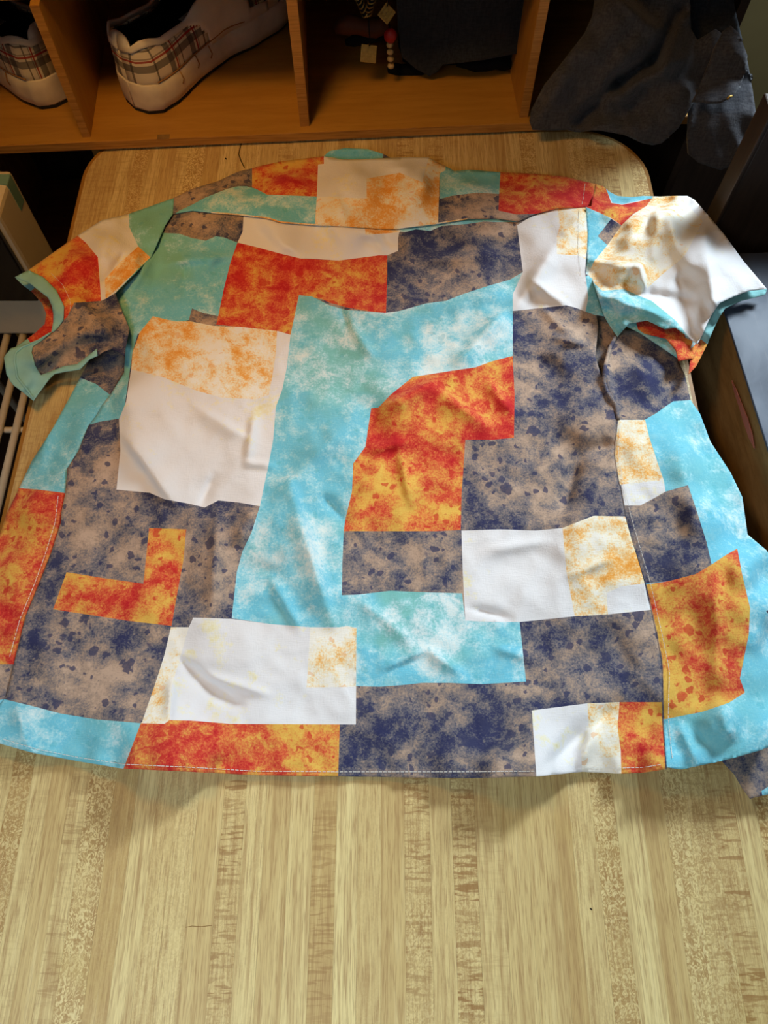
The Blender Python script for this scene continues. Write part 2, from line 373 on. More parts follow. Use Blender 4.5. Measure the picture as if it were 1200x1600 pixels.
for i in range(len(xs) - 1):
    a, b = xs[i] + G, xs[i + 1] - G
    K = 7 if (a < TX0 + TR + .01 or b > TX1 - TR - .01) else 1
    m = 0.0042
    def nearY(x): return TY0 + TY1 - farY(x, m)
    poly = [(a + (b - a) * k / K, nearY(a + (b - a) * k / K)) for k in range(K + 1)] + [(b + (a - b) * k / K, farY(b + (a - b) * k / K, m)) for k in range(K + 1)]
    bm = bmesh.new(); prism(bm, [(x - ox, y - oy) for x, y in poly], TZ - 0.0021, TZ - rnd.uniform(0, 0.00012))
    s = from_bm('wood_strip', bm, top, M_strip); tn, fg, tk = st[i]; s.color = (tn, fg, tk, 1)

def hair(path, r, m=None):
    bm = bmesh.new(); tube(bm, [tl @ (at(x, y, 0) - Vector((0, 0, r * .35))) for x, y in path], r, 5); return from_bm('crack', bm, top, m or M_dark)
M_dark = plain('dark_gap', rgb(40, 26, 14), 0.9)
hair([(377, 224), (375, 232), (373, 241), (377, 252), (382, 262)], .0007); hair([(290, 1449), (300, 1447), (315, 1448), (331, 1446)], .00022, M_core)
hair([(352, 247), (354, 249)], .0010); hair([(922, 1419), (925, 1422)], .0006)

# ------------------------------------------------------------------ shirt : sheets cut along the print blocks
def inside(poly, X, Y):
    poly = np.asarray(poly, float); r = np.zeros(len(X), bool); n = len(poly); j = n - 1
    for i in range(n):
        xi, yi = poly[i]; xj, yj = poly[j]
        c = ((yi > Y) != (yj > Y))
        with np.errstate(divide='ignore', invalid='ignore'):
            r ^= c & (X < (xj - xi) * (Y - yi) / (yj - yi + 1e-12) + xi)
        j = i
    return r
def dens(poly, sp, closed=True):
    out = []; n = len(poly)
    for i in range(n if closed else n - 1):
        a = poly[i]; b = poly[(i + 1) % n]; L = math.hypot(b[0] - a[0], b[1] - a[1]); k = max(1, int(round(L / sp)))
        for q in range(k): out.append((a[0] + (b[0] - a[0]) * q / k, a[1] + (b[1] - a[1]) * q / k))
    if not closed: out.append(tuple(poly[-1]))
    return out
def crv(pts, closed=True, soft=0.0):
    return pts
def sheet(name, parent, outline, patches, base, posfn, sp=5.0, thick=0.0007, mats=None, seed=1):
    """outline and patches in photograph pixels; posfn maps arrays of pixels to world points"""
    mats = mats or MT
    pts = []; edges = []; key = {}
    def vid(p):
        k = (round(p[0], 2), round(p[1], 2))
        if k not in key: key[k] = len(pts); pts.append(k)
        return key[k]
    for poly in [outline] + [p for _, p in patches]:
        d = [vid(p) for p in dens(poly, sp)]
        for i in range(len(d)):
            if d[i] != d[(i + 1) % len(d)]: edges.append((d[i], d[(i + 1) % len(d)]))
    B = np.array(pts); x0, y0 = np.min(np.asarray(outline), 0); x1, y1 = np.max(np.asarray(outline), 0)
    cell = {}
    for x, y in pts: cell.setdefault((int(x // sp), int(y // sp)), []).append((x, y))
    g = []; row = 0; y = y0
    while y < y1:
        x = x0 + (sp / 2 if row % 2 else 0)
        while x < x1: g.append((x, y)); x += sp
        y += sp * 0.866; row += 1
    g = np.array(g); g = g[inside(outline, g[:, 0], g[:, 1])] if len(g) else g
    for x, y in g:
        cx, cy = int(x // sp), int(y // sp); ok = True
        for ax in (cx - 1, cx, cx + 1):
            for ay in (cy - 1, cy, cy + 1):
                for q in cell.get((ax, ay), ()):
                    if (q[0] - x) ** 2 + (q[1] - y) ** 2 < (0.6 * sp) ** 2: ok = False; break
        if ok: pts.append((x, y))
    r = delaunay_2d_cdt([Vector(p) for p in pts], edges, [], 0, 1e-4)
    V = np.array([tuple(v) for v in r[0]]); F = np.array([f for f in r[2] if len(f) == 3])
    C = V[F].mean(1); F = F[inside(outline, C[:, 0], C[:, 1])]; C = V[F].mean(1)
    a, b, c = V[F[:, 0]], V[F[:, 1]], V[F[:, 2]]
    cr = (b[:, 0] - a[:, 0]) * (c[:, 1] - a[:, 1]) - (b[:, 1] - a[:, 1]) * (c[:, 0] - a[:, 0])
    F = np.where((cr > 0)[:, None], F[:, ::-1], F)        # image y points down: turn faces up
    used = np.unique(F); remap = -np.ones(len(V), int); remap[used] = np.arange(len(used)); V = V[used]; F = remap[F]
    idx = np.zeros(len(F), int); names = [base]
    for mname, poly in patches:
        if mname not in names: names.append(mname)
        idx[inside(poly, C[:, 0], C[:, 1])] = names.index(mname)
    Pw = posfn(V[:, 0], V[:, 1])
    M = frame(parent); Pl = Pw @ np.array(M.to_3x3()).T + np.array(M.translation)
    me = bpy.data.meshes.new(name); me.from_pydata(Pl.tolist(), [], F.tolist())
    for nm in names: me.materials.append(mats[nm])
    me.polygons.foreach_set('material_index', idx.tolist()); me.polygons.foreach_set('use_smooth', [True] * len(F))
    o = bpy.data.objects.new(name, me); COL.objects.link(o); o.parent = parent
    md = o.modifiers.new('cloth', 'SOLIDIFY'); md.thickness = thick; md.offset = -1.0; md.use_rim = True
    return o

def unproj(X, Y, Z):
    X = np.asarray(X, float); Y = np.asarray(Y, float); u = (X - 600) / FPX; v = (800 - Y) / FPX
    dy = CP + v * SP; dz = -SP + v * CP; t = (Z - CH) / dz
    return np.stack([u * t, dy * t, TZ + CH + dz * t], 1)

# coarse height of the lying shirt (px, py, metres above the table)
HC = [  # yoke / top
    (272, 309, .022), (300, 300, .024), (345, 284, .020), (394, 266, .018), (440, 254, .018), (500, 246, .022), (580, 250, .030), (660, 247, .026), (700, 262, .018), (740, 266, .014),
    (800, 271, .014), (860, 275, .014), (930, 288, .018), (350, 310, .036), (450, 295, .036), (560, 290, .046), (640, 290, .044), (735, 300, .030), (850, 305, .030),
    (330, 331, .034), (430, 345, .034), (540, 352, .038), (620, 356, .036), (700, 347, .030), (775, 341, .028), (840, 338, .030),
    # below yoke seam
    (300, 365, .024), (400, 375, .022), (500, 385, .022), (600, 385, .024), (700, 385, .020), (790, 380, .020), (880, 340, .034), (905, 400, .034), (860, 440, .028), (820, 470, .018),
    (280, 430, .020), (350, 440, .018), (450, 440, .016), (550, 440, .016), (680, 430, .018), (250, 500, .022), (300, 560, .020), (400, 560, .014), (500, 560, .014),
    (600, 560, .018), (700, 540, .018), (770, 600, .018), (700, 640, .022), (640, 640, .024), (560, 650, .014), (480, 650, .018), (480, 760, .012), (430, 840, .018), (330, 680, .018), (230, 680, .024), (210, 620, .028),
    (300, 780, .014), (200, 765, .012), (160, 700, .016), (140, 700, .016), (120, 760, .016), (620, 760, .016), (680, 800, .010), (760, 760, .012), (850, 600, .014), (900, 540, .022), (930, 560, .022),
    (930, 660, .024), (950, 720, .020), (880, 720, .010), (860, 780, .010), (960, 800, .022), (930, 820, .022), (800, 880, .008), (1000, 880, .020),
    (620, 880, .008), (500, 900, .014), (400, 920, .010), (330, 880, .016), (260, 880, .010), (180, 860, .008), (110, 850, .010), (60, 920, .010), (150, 1000, .008), (250, 1020, .010),
    (350, 1000, .014), (450, 1040, .010), (330, 1090, .008), (560, 1020, .008), (700, 1000, .008), (830, 1020, .008), (950, 1030, .008), (1030, 1040, .018), (1000, 960, .016),
    (660, 1100, .008), (760, 1130, .010), (480, 1120, .006), (900, 1110, .014), (1000, 1120, .012),
    # hem
    (-60, 1130, .016), (0, 1160, .016), (60, 1178, .012), (110, 1188, .007), (170, 1198, .016), (215, 1202, .034), (265, 1204, .042), (310, 1206, .030), (350, 1208, .006), (430, 1212, .006), (470, 1212, .007), (520, 1213, .004),
    (590, 1214, .005), (650, 1215, .008), (720, 1216, .018), (790, 1215, .034), (850, 1212, .038), (880, 1209, .018), (905, 1207, .006), (930, 1207, .006), (980, 1208, .016), (1040, 1202, .032),
    (1100, 1195, .034), (1190, 1172, .044), (1240, 1150, .044),
    # left front strip
    (125, 590, .012), (82, 670, .006), (50, 720, .005), (30, 761, .005), (0, 835, .005), (-60, 930, .005), (60, 790, .018), (30, 900, .016), (0, 1000, .012), (160, 600, .010), (185, 575, .006), (150, 640, .014),
    # right front strip
    (980, 600, .020), (1030, 560, .018), (1072, 590, .010), (1079, 625, .012), (1110, 690, .008), (1140, 745, .012), (1162, 785, .016), (1168, 830, .018), (1010, 700, .024), (1060, 720, .028), (1040, 820, .022), (1100, 820, .034),
    (1120, 900, .036), (1160, 900, .046), (1172, 950, .044), (1170, 990, .042), (1150, 1060, .036), (1080, 1000, .024), (1080, 1090, .026), (1060, 1150, .022), (1130, 1130, .042), (1200, 900, .020), (1215, 1000, .016), (1240, 1080, .020)]
HC = np.array(HC, float)
# sharp folds: x0, y0, x1, y1, width on the two sides (left, right of the direction), height
RG = [(450, 745, 520, 975, 8, 22, .0075), (415, 800, 560, 640, 18, 26, .006), (595, 640, 700, 585, 8, 20, .008), (700, 585, 805, 470, 14, 22, .008),
      (680, 605, 765, 668, 5, 16, .0055), (760, 592, 806, 650, 5, 14, .0045), (575, 705, 640, 690, 10, 6, .003), (622, 700, 642, 790, 10, 5, .003),
      (962, 690, 905, 715, 8, 16, -.005), (905, 715, 878, 800, 8, 16, -.006), (186, 672, 275, 792, 22, 6, .006), (300, 632, 395, 690, 6, 16, .004), (398, 640, 385, 725, 8, 5, .004), (310, 795, 335, 740, 6, 10, -.004),
      (380, 722, 430, 728, 4, 6, .003), (804, 486, 872, 378, 12, 20, .008), (872, 378, 915, 330, 10, 16, .004), (828, 436, 895, 484, 5, 9, .003), (800, 450, 700, 480, 12, 8, .003),
      (282, 1030, 380, 1105, 6, 16, -.006), (270, 1060, 265, 1125, 6, 10, .006), (300, 1050, 420, 1085, 8, 8, .004), (596, 1046, 668, 1014, 10, 5, .0045), (668, 1014, 722, 1052, 5, 12, .0045), (770, 1010, 830, 1030, 8, 8, .003),
      (255, 412, 365, 400, 10, 6, .004), (240, 395, 195, 470, 8, 12, .004), (291, 412, 287, 466, 3, 9, -.003), (250, 420, 228, 470, 5, 8, -.003), (340, 402, 300, 440, 8, 8, .003),
      (845, 1205, 968, 1100, 14, 14, -.007), (905, 1205, 930, 1120, 9, 12, .006), (25, 1095, 50, 1180, 8, 16, .005), (600, 370, 560, 362, 8, 8, .004), (575, 362, 606, 395, 5, 8, .004), (530, 470, 545, 515, 5, 8, -.003),
      (640, 410, 800, 395, 14, 10, .003), (700, 380, 815, 360, 8, 12, .003), (545, 500, 585, 560, 6, 10, .003), (370, 850, 400, 790, 16, 10, .006), (340, 800, 330, 960, 12, 10, .005), (500, 770, 545, 820, 10, 10, -.004),
      (420, 900, 470, 985, 12, 8, .004), (560, 935, 640, 1000, 8, 12, .003), (730, 950, 800, 968, 10, 5, -.004), (750, 860, 860, 845, 8, 10, .003), (890, 900, 960, 870, 6, 8, .003), (940, 560, 962, 640, 6, 8, .004),
      (1000, 560, 1020, 620, 20, 20, .004), (1060, 700, 1090, 830, 14, 20, .004), (1115, 880, 1120, 1060, 12, 18, .004), (1060, 1130, 1090, 1195, 10, 12, .005), (1128, 1100, 1140, 1160, 16, 14, .006),
      (90, 620, 60, 740, 10, 14, .004), (30, 860, 70, 840, 8, 8, .002), (40, 980, 0, 990, 8, 8, .002), (100, 1010, 60, 1060, 20, 20, .003), (520, 300, 540, 345, 8, 10, .003), (655, 265, 668, 300, 6, 10, .004), (600, 262, 690, 262, 8, 8, .004),
      (400, 560, 330, 530, 10, 10, .002), (560, 770, 600, 720, 12, 12, .003), (850, 560, 905, 520, 10, 10, .003), (845, 480, 905, 535, 6, 10, .003), (860, 525, 920, 540, 5, 7, .003), (420, 365, 470, 400, 10, 8, .003)]
def height(X, Y):
    X = np.asarray(X, float); Y = np.asarray(Y, float)
    num = np.zeros(len(X)); den = np.zeros(len(X))
    for x, y, z in HC:
        w = 1.0 / (((X - x) ** 2 + (Y - y) ** 2) + 180.0) ** 1.9
        num += w * z; den += w
    H = num / den
    for x0, y0, x1, y1, wl, wr, a in RG:
        dx, dy = x1 - x0, y1 - y0; L = math.hypot(dx, dy); ux, uy = dx / L, dy / L
        s = (X - x0) * ux + (Y - y0) * uy; d = (X - x0) * uy - (Y - y0) * ux
        near = (s > -30) & (s < L + 30) & (np.abs(d) < 80)
        if not near.any(): continue
        over = np.maximum(np.maximum(-s, s - L), 0); tp = np.clip(np.minimum(s, L - s) / (0.35 * L) + 0.25, 0.0, 1) * np.exp(-(over / 10.0) ** 2)
        w = np.where(d > 0, wl, wr); H = H + np.where(near, 1.5 * a * np.exp(-np.abs(d / w) ** 1.6) * tp, 0)
    nz = np.array([noise.noise(Vector((x * .016, y * .02, 3.1))) * .0022 + noise.noise(Vector((x * .045, y * .05, 7.7))) * .0009 + (0.5 - abs(noise.noise(Vector((x * .024 + y * .01, y * .024 - x * .008, 1.3))))) * .0022 for x, y in zip(X, Y)])
    return np.maximum(H + nz, 0.0035)
def shirt_pos(dz=0.0, f=None):
    def fn(X, Y): return unproj(X, Y, np.maximum(height(X, Y) + dz, 0.0022))
    return fn

shirt = empty('shirt', (0, 0.42, TZ), 'short-sleeved shirt printed with aqua, red, navy, orange and white blocks, back side up', 'shirt')

# seams shared by neighbouring parts
yoke_seam = [(270, 334), (300, 329), (330, 332), (381, 336), (420, 341), (437, 347), (491, 351), (540, 353), (580, 356), (620, 357), (684, 349), (730, 342), (775, 341), (809, 346), (827, 338), (837, 334), (871, 325), (915, 323)]
side_l = [(139, 664), (132, 680), (122, 705), (105, 732), (102, 770), (96, 800), (95, 817), (80, 863), (63, 907), (40, 963), (25, 1023), (10, 1087), (-40, 1150)]
hem = [(-40, 1150), (0, 1162), (50, 1176), (125, 1190), (193, 1201), (300, 1206), (400, 1211), (530, 1213), (600, 1214), (730, 1216), (839, 1213), (880, 1209), (910, 1206), (971, 1209), (1005, 1207), (1040, 1202)]
side_r = [(1040, 1202), (1035, 1127), (1034, 1050), (1033, 1031), (1025, 989), (1008, 914), (1000, 885), (987, 843), (977, 807), (969, 760), (966, 755), (959, 710), (964, 655), (960, 632), (945, 610), (941, 592)]
arm_r = [(941, 592), (930, 557), (935, 510), (932, 492), (945, 494), (937, 472), (925, 435), (915, 428), (917, 390), (918, 365), (915, 323)]
arm_l = [(270, 334), (258, 352), (236, 402), (180, 458), (202, 514), (196, 544), (194, 582), (172, 617), (160, 632), (150, 650), (139, 664)]
back_out = [(x, y - 3) for x, y in yoke_seam] + arm_r[::-1][1:] + side_r[::-1][1:] + hem[::-1][1:] + side_l[::-1][1:] + arm_l[::-1][1:-1]
back = [
    ('G', [(236, 402), (258, 352), (255, 364), (280, 365), (300, 372), (322, 376), (337, 369), (350, 371), (371, 379), (360, 410), (350, 450), (341, 494), (317, 489), (300, 482), (295, 500), (250, 510), (215, 522), (207, 550), (194, 640), (186, 654), (155, 659), (139, 664), (130, 650), (160, 600), (185, 560), (202, 514), (170, 458)]),
    ('D', [(270, 325), (300, 326), (381, 331), (381, 336), (379, 362), (371, 379), (350, 371), (337, 369), (322, 376), (300, 372), (280, 365), (255, 364), (257, 352), (265, 342)]),
    ('D', [(300, 482), (317, 489), (341, 494), (338, 507), (320, 506), (295, 500)]),
    ('W', [(381, 330), (437, 340), (491, 345), (580, 350), (625, 352), (625, 358), (622, 372), (622, 392), (605, 399), (592, 399), (530, 407), (480, 404), (470, 404), (437, 396), (400, 386), (371, 379), (379, 362)]),
    ('O', [(570, 350), (625, 352), (625, 363), (571, 367)]),
    ('T', [(625, 345), (684, 340), (775, 335), (812, 340), (809, 347), (777, 347), (757, 346), (730, 350), (690, 353), (672, 361), (650, 358), (632, 363), (625, 362)]),
    ('R', [(371, 379), (400, 386), (437, 396), (470, 404), (530, 407), (592, 399), (605, 399), (605, 430), (603, 489), (575, 486), (540, 480), (515, 473), (502, 467), (480, 463), (467, 461), (454, 523), (420, 517), (375, 511), (338, 507), (341, 494), (350, 450), (360, 410)]),
    ('O', [(239, 494), (272, 502), (297, 502), (333, 509), (379, 511), (433, 517), (431, 552), (425, 590), (420, 617), (400, 624), (345, 621), (303, 609), (257, 590), (205, 577), (207, 550), (213, 535), (218, 520)]),
    ('W', [(205, 577), (257, 590), (303, 609), (345, 621), (400, 624), (420, 617), (425, 590), (431, 552), (433, 517), (454, 523), (448, 575), (441, 609), (431, 636), (427, 686), (420, 724), (406, 791), (372, 785), (341, 782), (320, 793), (295, 787), (257, 780), (234, 770), (182, 765), (188, 705), (186, 655), (197, 628)]),
    ('T', [(467, 461), (487, 463), (515, 477), (540, 484), (601, 489), (624, 486), (666, 474), (697, 470), (722, 460), (740, 454), (765, 446), (797, 437), (817, 425), (801, 460), (801, 556), (767, 565), (743, 574), (708, 579), (645, 589), (610, 617), (591, 637), (580, 638), (575, 670), (571, 698), (552, 724), (550, 768), (540, 810), (537, 830), (535, 880), (534, 930), (560, 929), (610, 923), (652, 925), (722, 927), (727, 970), (777, 972), (812, 972), (822, 1065), (752, 1069), (702, 1067), (660, 1067), (622, 1071), (593, 1073), (556, 1072), (557, 982), (543, 978), (518, 982), (485, 980), (422, 975), (362, 966), (370, 894), (379, 861), (393, 832), (406, 791), (420, 724), (427, 686), (431, 636), (441, 609), (448, 575), (454, 523)]),
    ('R', [(801, 556), (804, 617), (803, 684), (771, 687), (727, 687), (724, 733), (721, 775), (720, 828), (680, 830), (610, 830), (537, 830), (540, 810), (550, 768), (552, 724), (571, 698), (575, 670), (580, 638), (591, 637), (610, 617), (645, 589), (708, 579), (743, 574), (767, 565)]),
    ('W', [(808, 352), (827, 340), (871, 325), (915, 315), (918, 365), (914, 425), (917, 447), (919, 465), (915, 487), (900, 481), (885, 477), (801, 486), (801, 460), (817, 425), (812, 385)]),
    ('O', [(871, 325), (915, 315), (920, 365), (917, 390), (915, 405), (904, 399), (870, 397), (870, 370), (875, 352)]),
    ('S', [(915, 432), (925, 428), (948, 490), (945, 498), (915, 487), (919, 465), (917, 447)]),
    ('W', [(721, 829), (783, 827), (837, 829), (879, 825), (885, 893), (898, 963), (812, 972), (783, 972), (727, 970), (723, 893)]),
    ('O', [(879, 825), (927, 806), (985, 807), (1015, 912), (971, 916), (948, 927), (950, 960), (898, 963), (885, 893)]),
    ('W', [(948, 927), (971, 916), (1010, 911), (1025, 952), (950, 960)]),
    ('W', [(831, 1110), (918, 1099), (920, 1137), (908, 1170), (910, 1225), (839, 1225)]),
    ('P', [(918, 1099), (968, 1097), (965, 1137), (970, 1173), (971, 1225), (910, 1225), (908, 1170), (920, 1137)]),
    ('Y', [(968, 1097), (1045, 1097), (1050, 1225), (971, 1225), (970, 1173), (965, 1137)]),
    ('R', [(220, 1130), (257, 1131), (265, 1125), (300, 1126), (360, 1131), (531, 1131), (528, 1225), (193, 1225), (193, 1201)]),
    ('S', [(-60, 1075), (4, 1092), (50, 1103), (95, 1115), (150, 1124), (220, 1130), (193, 1201), (190, 1225), (-60, 1190)]),
    ('W', [(302, 965), (363, 967), (422, 975), (485, 980), (557, 980), (556, 1132), (360, 1131), (300, 1126), (265, 1125), (268, 1073), (280, 1033), (295, 980)]),
    ('P', [(485, 980), (518, 982), (543, 978), (557, 982), (556, 1073), (479, 1074)]),
    ('P', [(267, 980), (295, 980), (280, 1033), (268, 1073), (265, 1125), (257, 1131), (220, 1130), (222, 1128), (243, 1067), (257, 1023)]),
    ('Y', [(233, 825), (291, 827), (287, 873), (277, 927), (268, 978), (200, 970), (83, 952), (104, 894), (160, 903), (224, 912), (228, 873)]),
]
back_o = sheet('back_panel', shirt, back_out, back, 'D', shirt_pos(), 4.5)

yoke_out = [(272, 309), (300, 295), (340, 283), (372, 268), (394, 263), (402, 260), (440, 252), (506, 244), (535, 249), (580, 248), (640, 245), (670, 246), (695, 259), (710, 267), (735, 265), (782, 269), (830, 271), (880, 275), (915, 284), (930, 287), (924, 322), (915, 323)] + yoke_seam[::-1][1:]
yoke = [
    ('R', [(394, 255), (440, 245), (506, 238), (506, 256), (497, 257), (495, 307), (417, 304), (400, 295), (394, 293)]),
    ('G', [(495, 307), (417, 304), (400, 295), (385, 291), (372, 291), (355, 295), (320, 309), (300, 320), (280, 329), (260, 345), (381, 345), (437, 355), (491, 360)]),
    ('W', [(506, 235), (580, 240), (640, 240), (672, 240), (663, 272), (660, 285), (625, 270), (573, 279), (573, 310), (544, 309), (495, 307), (497, 257), (506, 256)]),
    ('O', [(495, 307), (544, 309), (573, 310), (573, 279), (625, 270), (660, 285), (663, 272), (672, 240), (696, 259), (696, 266), (687, 271), (684, 365), (491, 365)]),
    ('S', [(687, 271), (696, 266), (696, 255), (782, 262), (780, 303), (745, 301), (705, 306), (687, 311)]),
    ('R', [(782, 262), (940, 280), (930, 330), (871, 330), (837, 334), (807, 335), (779, 329), (780, 303)]),
]
yk = sheet('yoke', shirt, yoke_out, yoke, 'D', shirt_pos(0.0025), 4.5)
sheet('collar', shirt, [(500, 250), (507, 243), (515, 236), (540, 231), (575, 233), (600, 241), (616, 250), (580, 256), (540, 256)], [('D', [(598, 238), (625, 240), (625, 256), (598, 256)])], 'T',
      lambda X, Y: unproj(X, Y, 0.012 + 0.010 * np.clip((252 - Y) / 18, 0, 1)), 4.0)

# front panels that show beside the side seams (the front also runs on under the back)
fl_out = [(125, 590), (140, 562), (150, 545), (175, 532), (194, 535), (197, 560), (194, 582), (172, 617), (160, 632), (150, 650)] + side_l[:-1] + [(0, 1100), (-30, 1165), (0, 1172), (-60, 1150), (-70, 1000), (-60, 930), (0, 835), (10, 803), (30, 762), (50, 720), (82, 670), (120, 600)]
fl_out = [(125, 590), (140, 562), (150, 545), (175, 532), (194, 535), (197, 560), (194, 582), (172, 617), (160, 632), (150, 650)] + side_l[:-1] + [(-40, 1148), (-70, 1130), (-80, 1000), (-60, 930), (0, 835), (10, 803), (30, 762), (50, 720), (82, 670), (120, 600)]
def fl_pos(X, Y): return unproj(X, Y, np.maximum(height(X, Y) - 0.0012 - 0.006 * np.clip((640 - Y) / 60, 0, 1), 0.0022))
sheet('front_panel', shirt, fl_out, [('D', [(100, 575), (140, 540), (210, 540), (210, 600), (172, 617), (150, 600), (125, 590)]), ('R', [(20, 762), (60, 765), (115, 772), (110, 1037), (22, 1038), (-100, 1038), (-100, 830)]), ('D', [(-100, 1038), (30, 1038), (10, 1092), (-100, 1110)])], 'S', fl_pos, 5)
fr_out = side_r[::-1] + [(1042, 1199), (1065, 1202), (1090, 1197), (1131, 1188), (1186, 1173), (1226, 1158), (1232, 1000), (1222, 900), (1198, 860), (1168, 835), (1160, 777), (1142, 739), (1110, 690), (1094, 647), (1079, 625), (1070, 585), (1060, 565), (1048, 528), (1010, 512), (975, 516), (962, 528), (952, 548), (944, 580)]
fr = [
    ('D', [(930, 500), (1100, 500), (1090, 625), (1079, 625), (1052, 627), (1040, 635), (1025, 646), (1007, 656), (950, 656)]),
    ('O', [(940, 656), (1008, 656), (1015, 685), (1029, 727), (1037, 750), (950, 759)]),
    ('W', [(950, 759), (1037, 750), (1040, 768), (1021, 779), (1000, 790), (950, 790)]),
    ('D', [(950, 790), (1000, 790), (1021, 779), (1040, 768), (1075, 758), (1087, 793), (1104, 847), (1112, 882), (1087, 897), (1045, 908), (990, 914)]),
    ('Y', [(990, 916), (1045, 908), (1087, 897), (1112, 882), (1133, 868), (1152, 857), (1159, 895), (1172, 950), (1170, 991), (1156, 1060), (1164, 1082), (1139, 1098), (1098, 1112), (1043, 1123), (1010, 1128)]),
    ('D', [(1197, 955), (1215, 945), (1225, 960), (1210, 972)]),
]
sheet('front_panel', shirt, fr_out, fr, 'S', shirt_pos(-0.0006), 4.5)
sheet('armhole_facing', shirt, [(926, 480), (950, 490), (968, 522), (958, 548), (948, 580), (952, 612), (940, 600), (926, 560), (924, 520)], [], 'D', lambda X, Y: unproj(X, Y, np.full(len(X), 0.011)), 6)
# lower front tail peeking out at the right of the hem
sheet('front_panel', shirt, [(1120, 1180), (1186, 1150), (1226, 1140), (1238, 1215), (1230, 1236), (1200, 1241), (1172, 1248), (1160, 1232), (1147, 1210)], [('T', [(1190, 1236), (1205, 1226), (1260, 1200), (1280, 1260), (1195, 1260)])], 'D',
      lambda X, Y: unproj(X, Y, 0.006 + 0.012 * np.clip((X - 1130) / 100, 0, 1) + 0.001 * np.sin(X * .12)), 5)
# the front under the back
sheet('front_panel', shirt, [(330, 400), (600, 420), (880, 430), (920, 640), (940, 800), (1000, 1160), (700, 1175), (400, 1175), (60, 1140), (120, 880), (180, 700), (240, 520)], [], 'T', lambda X, Y: unproj(X, Y, np.full(len(X), 0.0018)), 30)

# ---- left sleeve
HL = [(272, 309, .024), (230, 322, .020), (201, 334, .020), (159, 344, .022), (121, 368, .026), (44, 422, .034), (23, 433, .034), (60, 440, .040), (100, 478, .046), (84, 516, .036), (120, 420, .046), (170, 390, .040), (200, 420, .034), (230, 370, .030), (158, 470, .034), (236, 402, .026), (180, 458, .030), (120, 500, .042), (60, 550, .038), (17, 544, .034), (6, 558, .032), (20, 601, .026), (52, 626, .018), (85, 582, .020), (120, 572, .022), (150, 545, .026), (175, 551, .030), (196, 544, .026), (202, 514, .028), (150, 510, .044), (258, 352, .028)]
HR = [(915, 323, .034), (930, 287, .018), (942, 291, .014), (965, 306, .010), (1005, 306, .014), (1030, 307, .018), (1074, 306, .030), (1090, 318, .038), (1133, 368, .052), (1161, 407, .056), (1198, 451, .058), (1172, 454, .056), (1125, 473, .060), (1102, 512, .048), (1090, 536, .036), (1000, 340, .036), (960, 330, .034), (940, 360, .028), (950, 390, .030), (1000, 380, .046), (1040, 350, .056), (1030, 420, .044), (1060, 450, .048), (1090, 400, .062), (1120, 420, .062), (1130, 450, .061), (1090, 480, .050), (1060, 500, .040), (930, 425, .030), (970, 425, .052), (1000, 430, .050), (990, 455, .040), (940, 455, .040), (976, 470, .046), (1018, 480, .046), (1056, 505, .044), (1077, 530, .040), (965, 524, .024), (944, 493, .024), (983, 505, .036), (1011, 501, .040)]
RS = [(215, 400, 170, 455, 8, 12, .005), (190, 405, 165, 440, 8, 6, -.004), (130, 480, 165, 520, 10, 10, .005), (60, 560, 130, 520, 10, 12, .006), (180, 350, 160, 400, 12, 12, .004), (150, 548, 170, 553, 8, 6, .004),
      (985, 350, 1025, 335, 8, 12, .006), (1025, 335, 1020, 400, 8, 10, .005), (1045, 330, 1055, 380, 8, 12, .006), (930, 408, 1000, 416, 5, 14, .008), (1000, 416, 1008, 450, 5, 12, .006), (1100, 360, 1115, 470, 10, 18, .006), (1015, 460, 1080, 470, 10, 14, -.008), (1060, 440, 1085, 520, 10, 16, -.006), (1140, 400, 1160, 450, 12, 12, .003), (940, 460, 1050, 500, 10, 10, .006), (1000, 350, 960, 400, 8, 10, .003)]
def hmap(HCs, RGs, amp=1.0):
    HCs = np.array(HCs, float)
    def fn(X, Y):
        X = np.asarray(X, float); Y = np.asarray(Y, float); num = np.zeros(len(X)); den = np.zeros(len(X))
        for x, y, z in HCs:
            w = 1.0 / (((X - x) ** 2 + (Y - y) ** 2) + 60.0) ** 1.9; num += w * z; den += w
        H = num / den
        for x0, y0, x1, y1, wl, wr, a in RGs:
            dx, dy = x1 - x0, y1 - y0; L = math.hypot(dx, dy); ux, uy = dx / L, dy / L
            s = (X - x0) * ux + (Y - y0) * uy; d = (X - x0) * uy - (Y - y0) * ux
            over = np.maximum(np.maximum(-s, s - L), 0); w = np.where(d > 0, wl, wr)
            H = H + a * np.exp(-np.abs(d / w) ** 1.6) * np.exp(-(over / 10.0) ** 2)
        nz = np.array([noise.noise(Vector((x * .03, y * .035, 9.1))) * .002 + (0.5 - abs(noise.noise(Vector((x * .03 + y * .012, y * .03 - x * .01, 4.3))))) * .0024 for x, y in zip(X, Y)])
        return H + nz * amp
    return fn
hl, hr = hmap(HL, RS), hmap(HR, RS)
def posf(h, dz=0.0): return lambda X, Y: unproj(X, Y, h(X, Y) + dz)
cuffT_out = [(44, 422), (68, 433), (88, 453), (100, 478), (99, 500), (91, 511), (84, 518)]
sl_out = [(272, 309), (230, 324), (201, 334), (159, 344), (121, 368), (44, 422)] + cuffT_out[1:] + [(66, 530), (51, 540), (49, 550), (54, 570), (64, 586), (82, 579), (100, 572), (120, 569), (137, 556), (151, 545), (153, 556), (162, 549), (175, 545), (185, 549), (194, 556), (196, 544), (202, 514), (180, 458), (236, 402), (258, 352), (270, 334)]
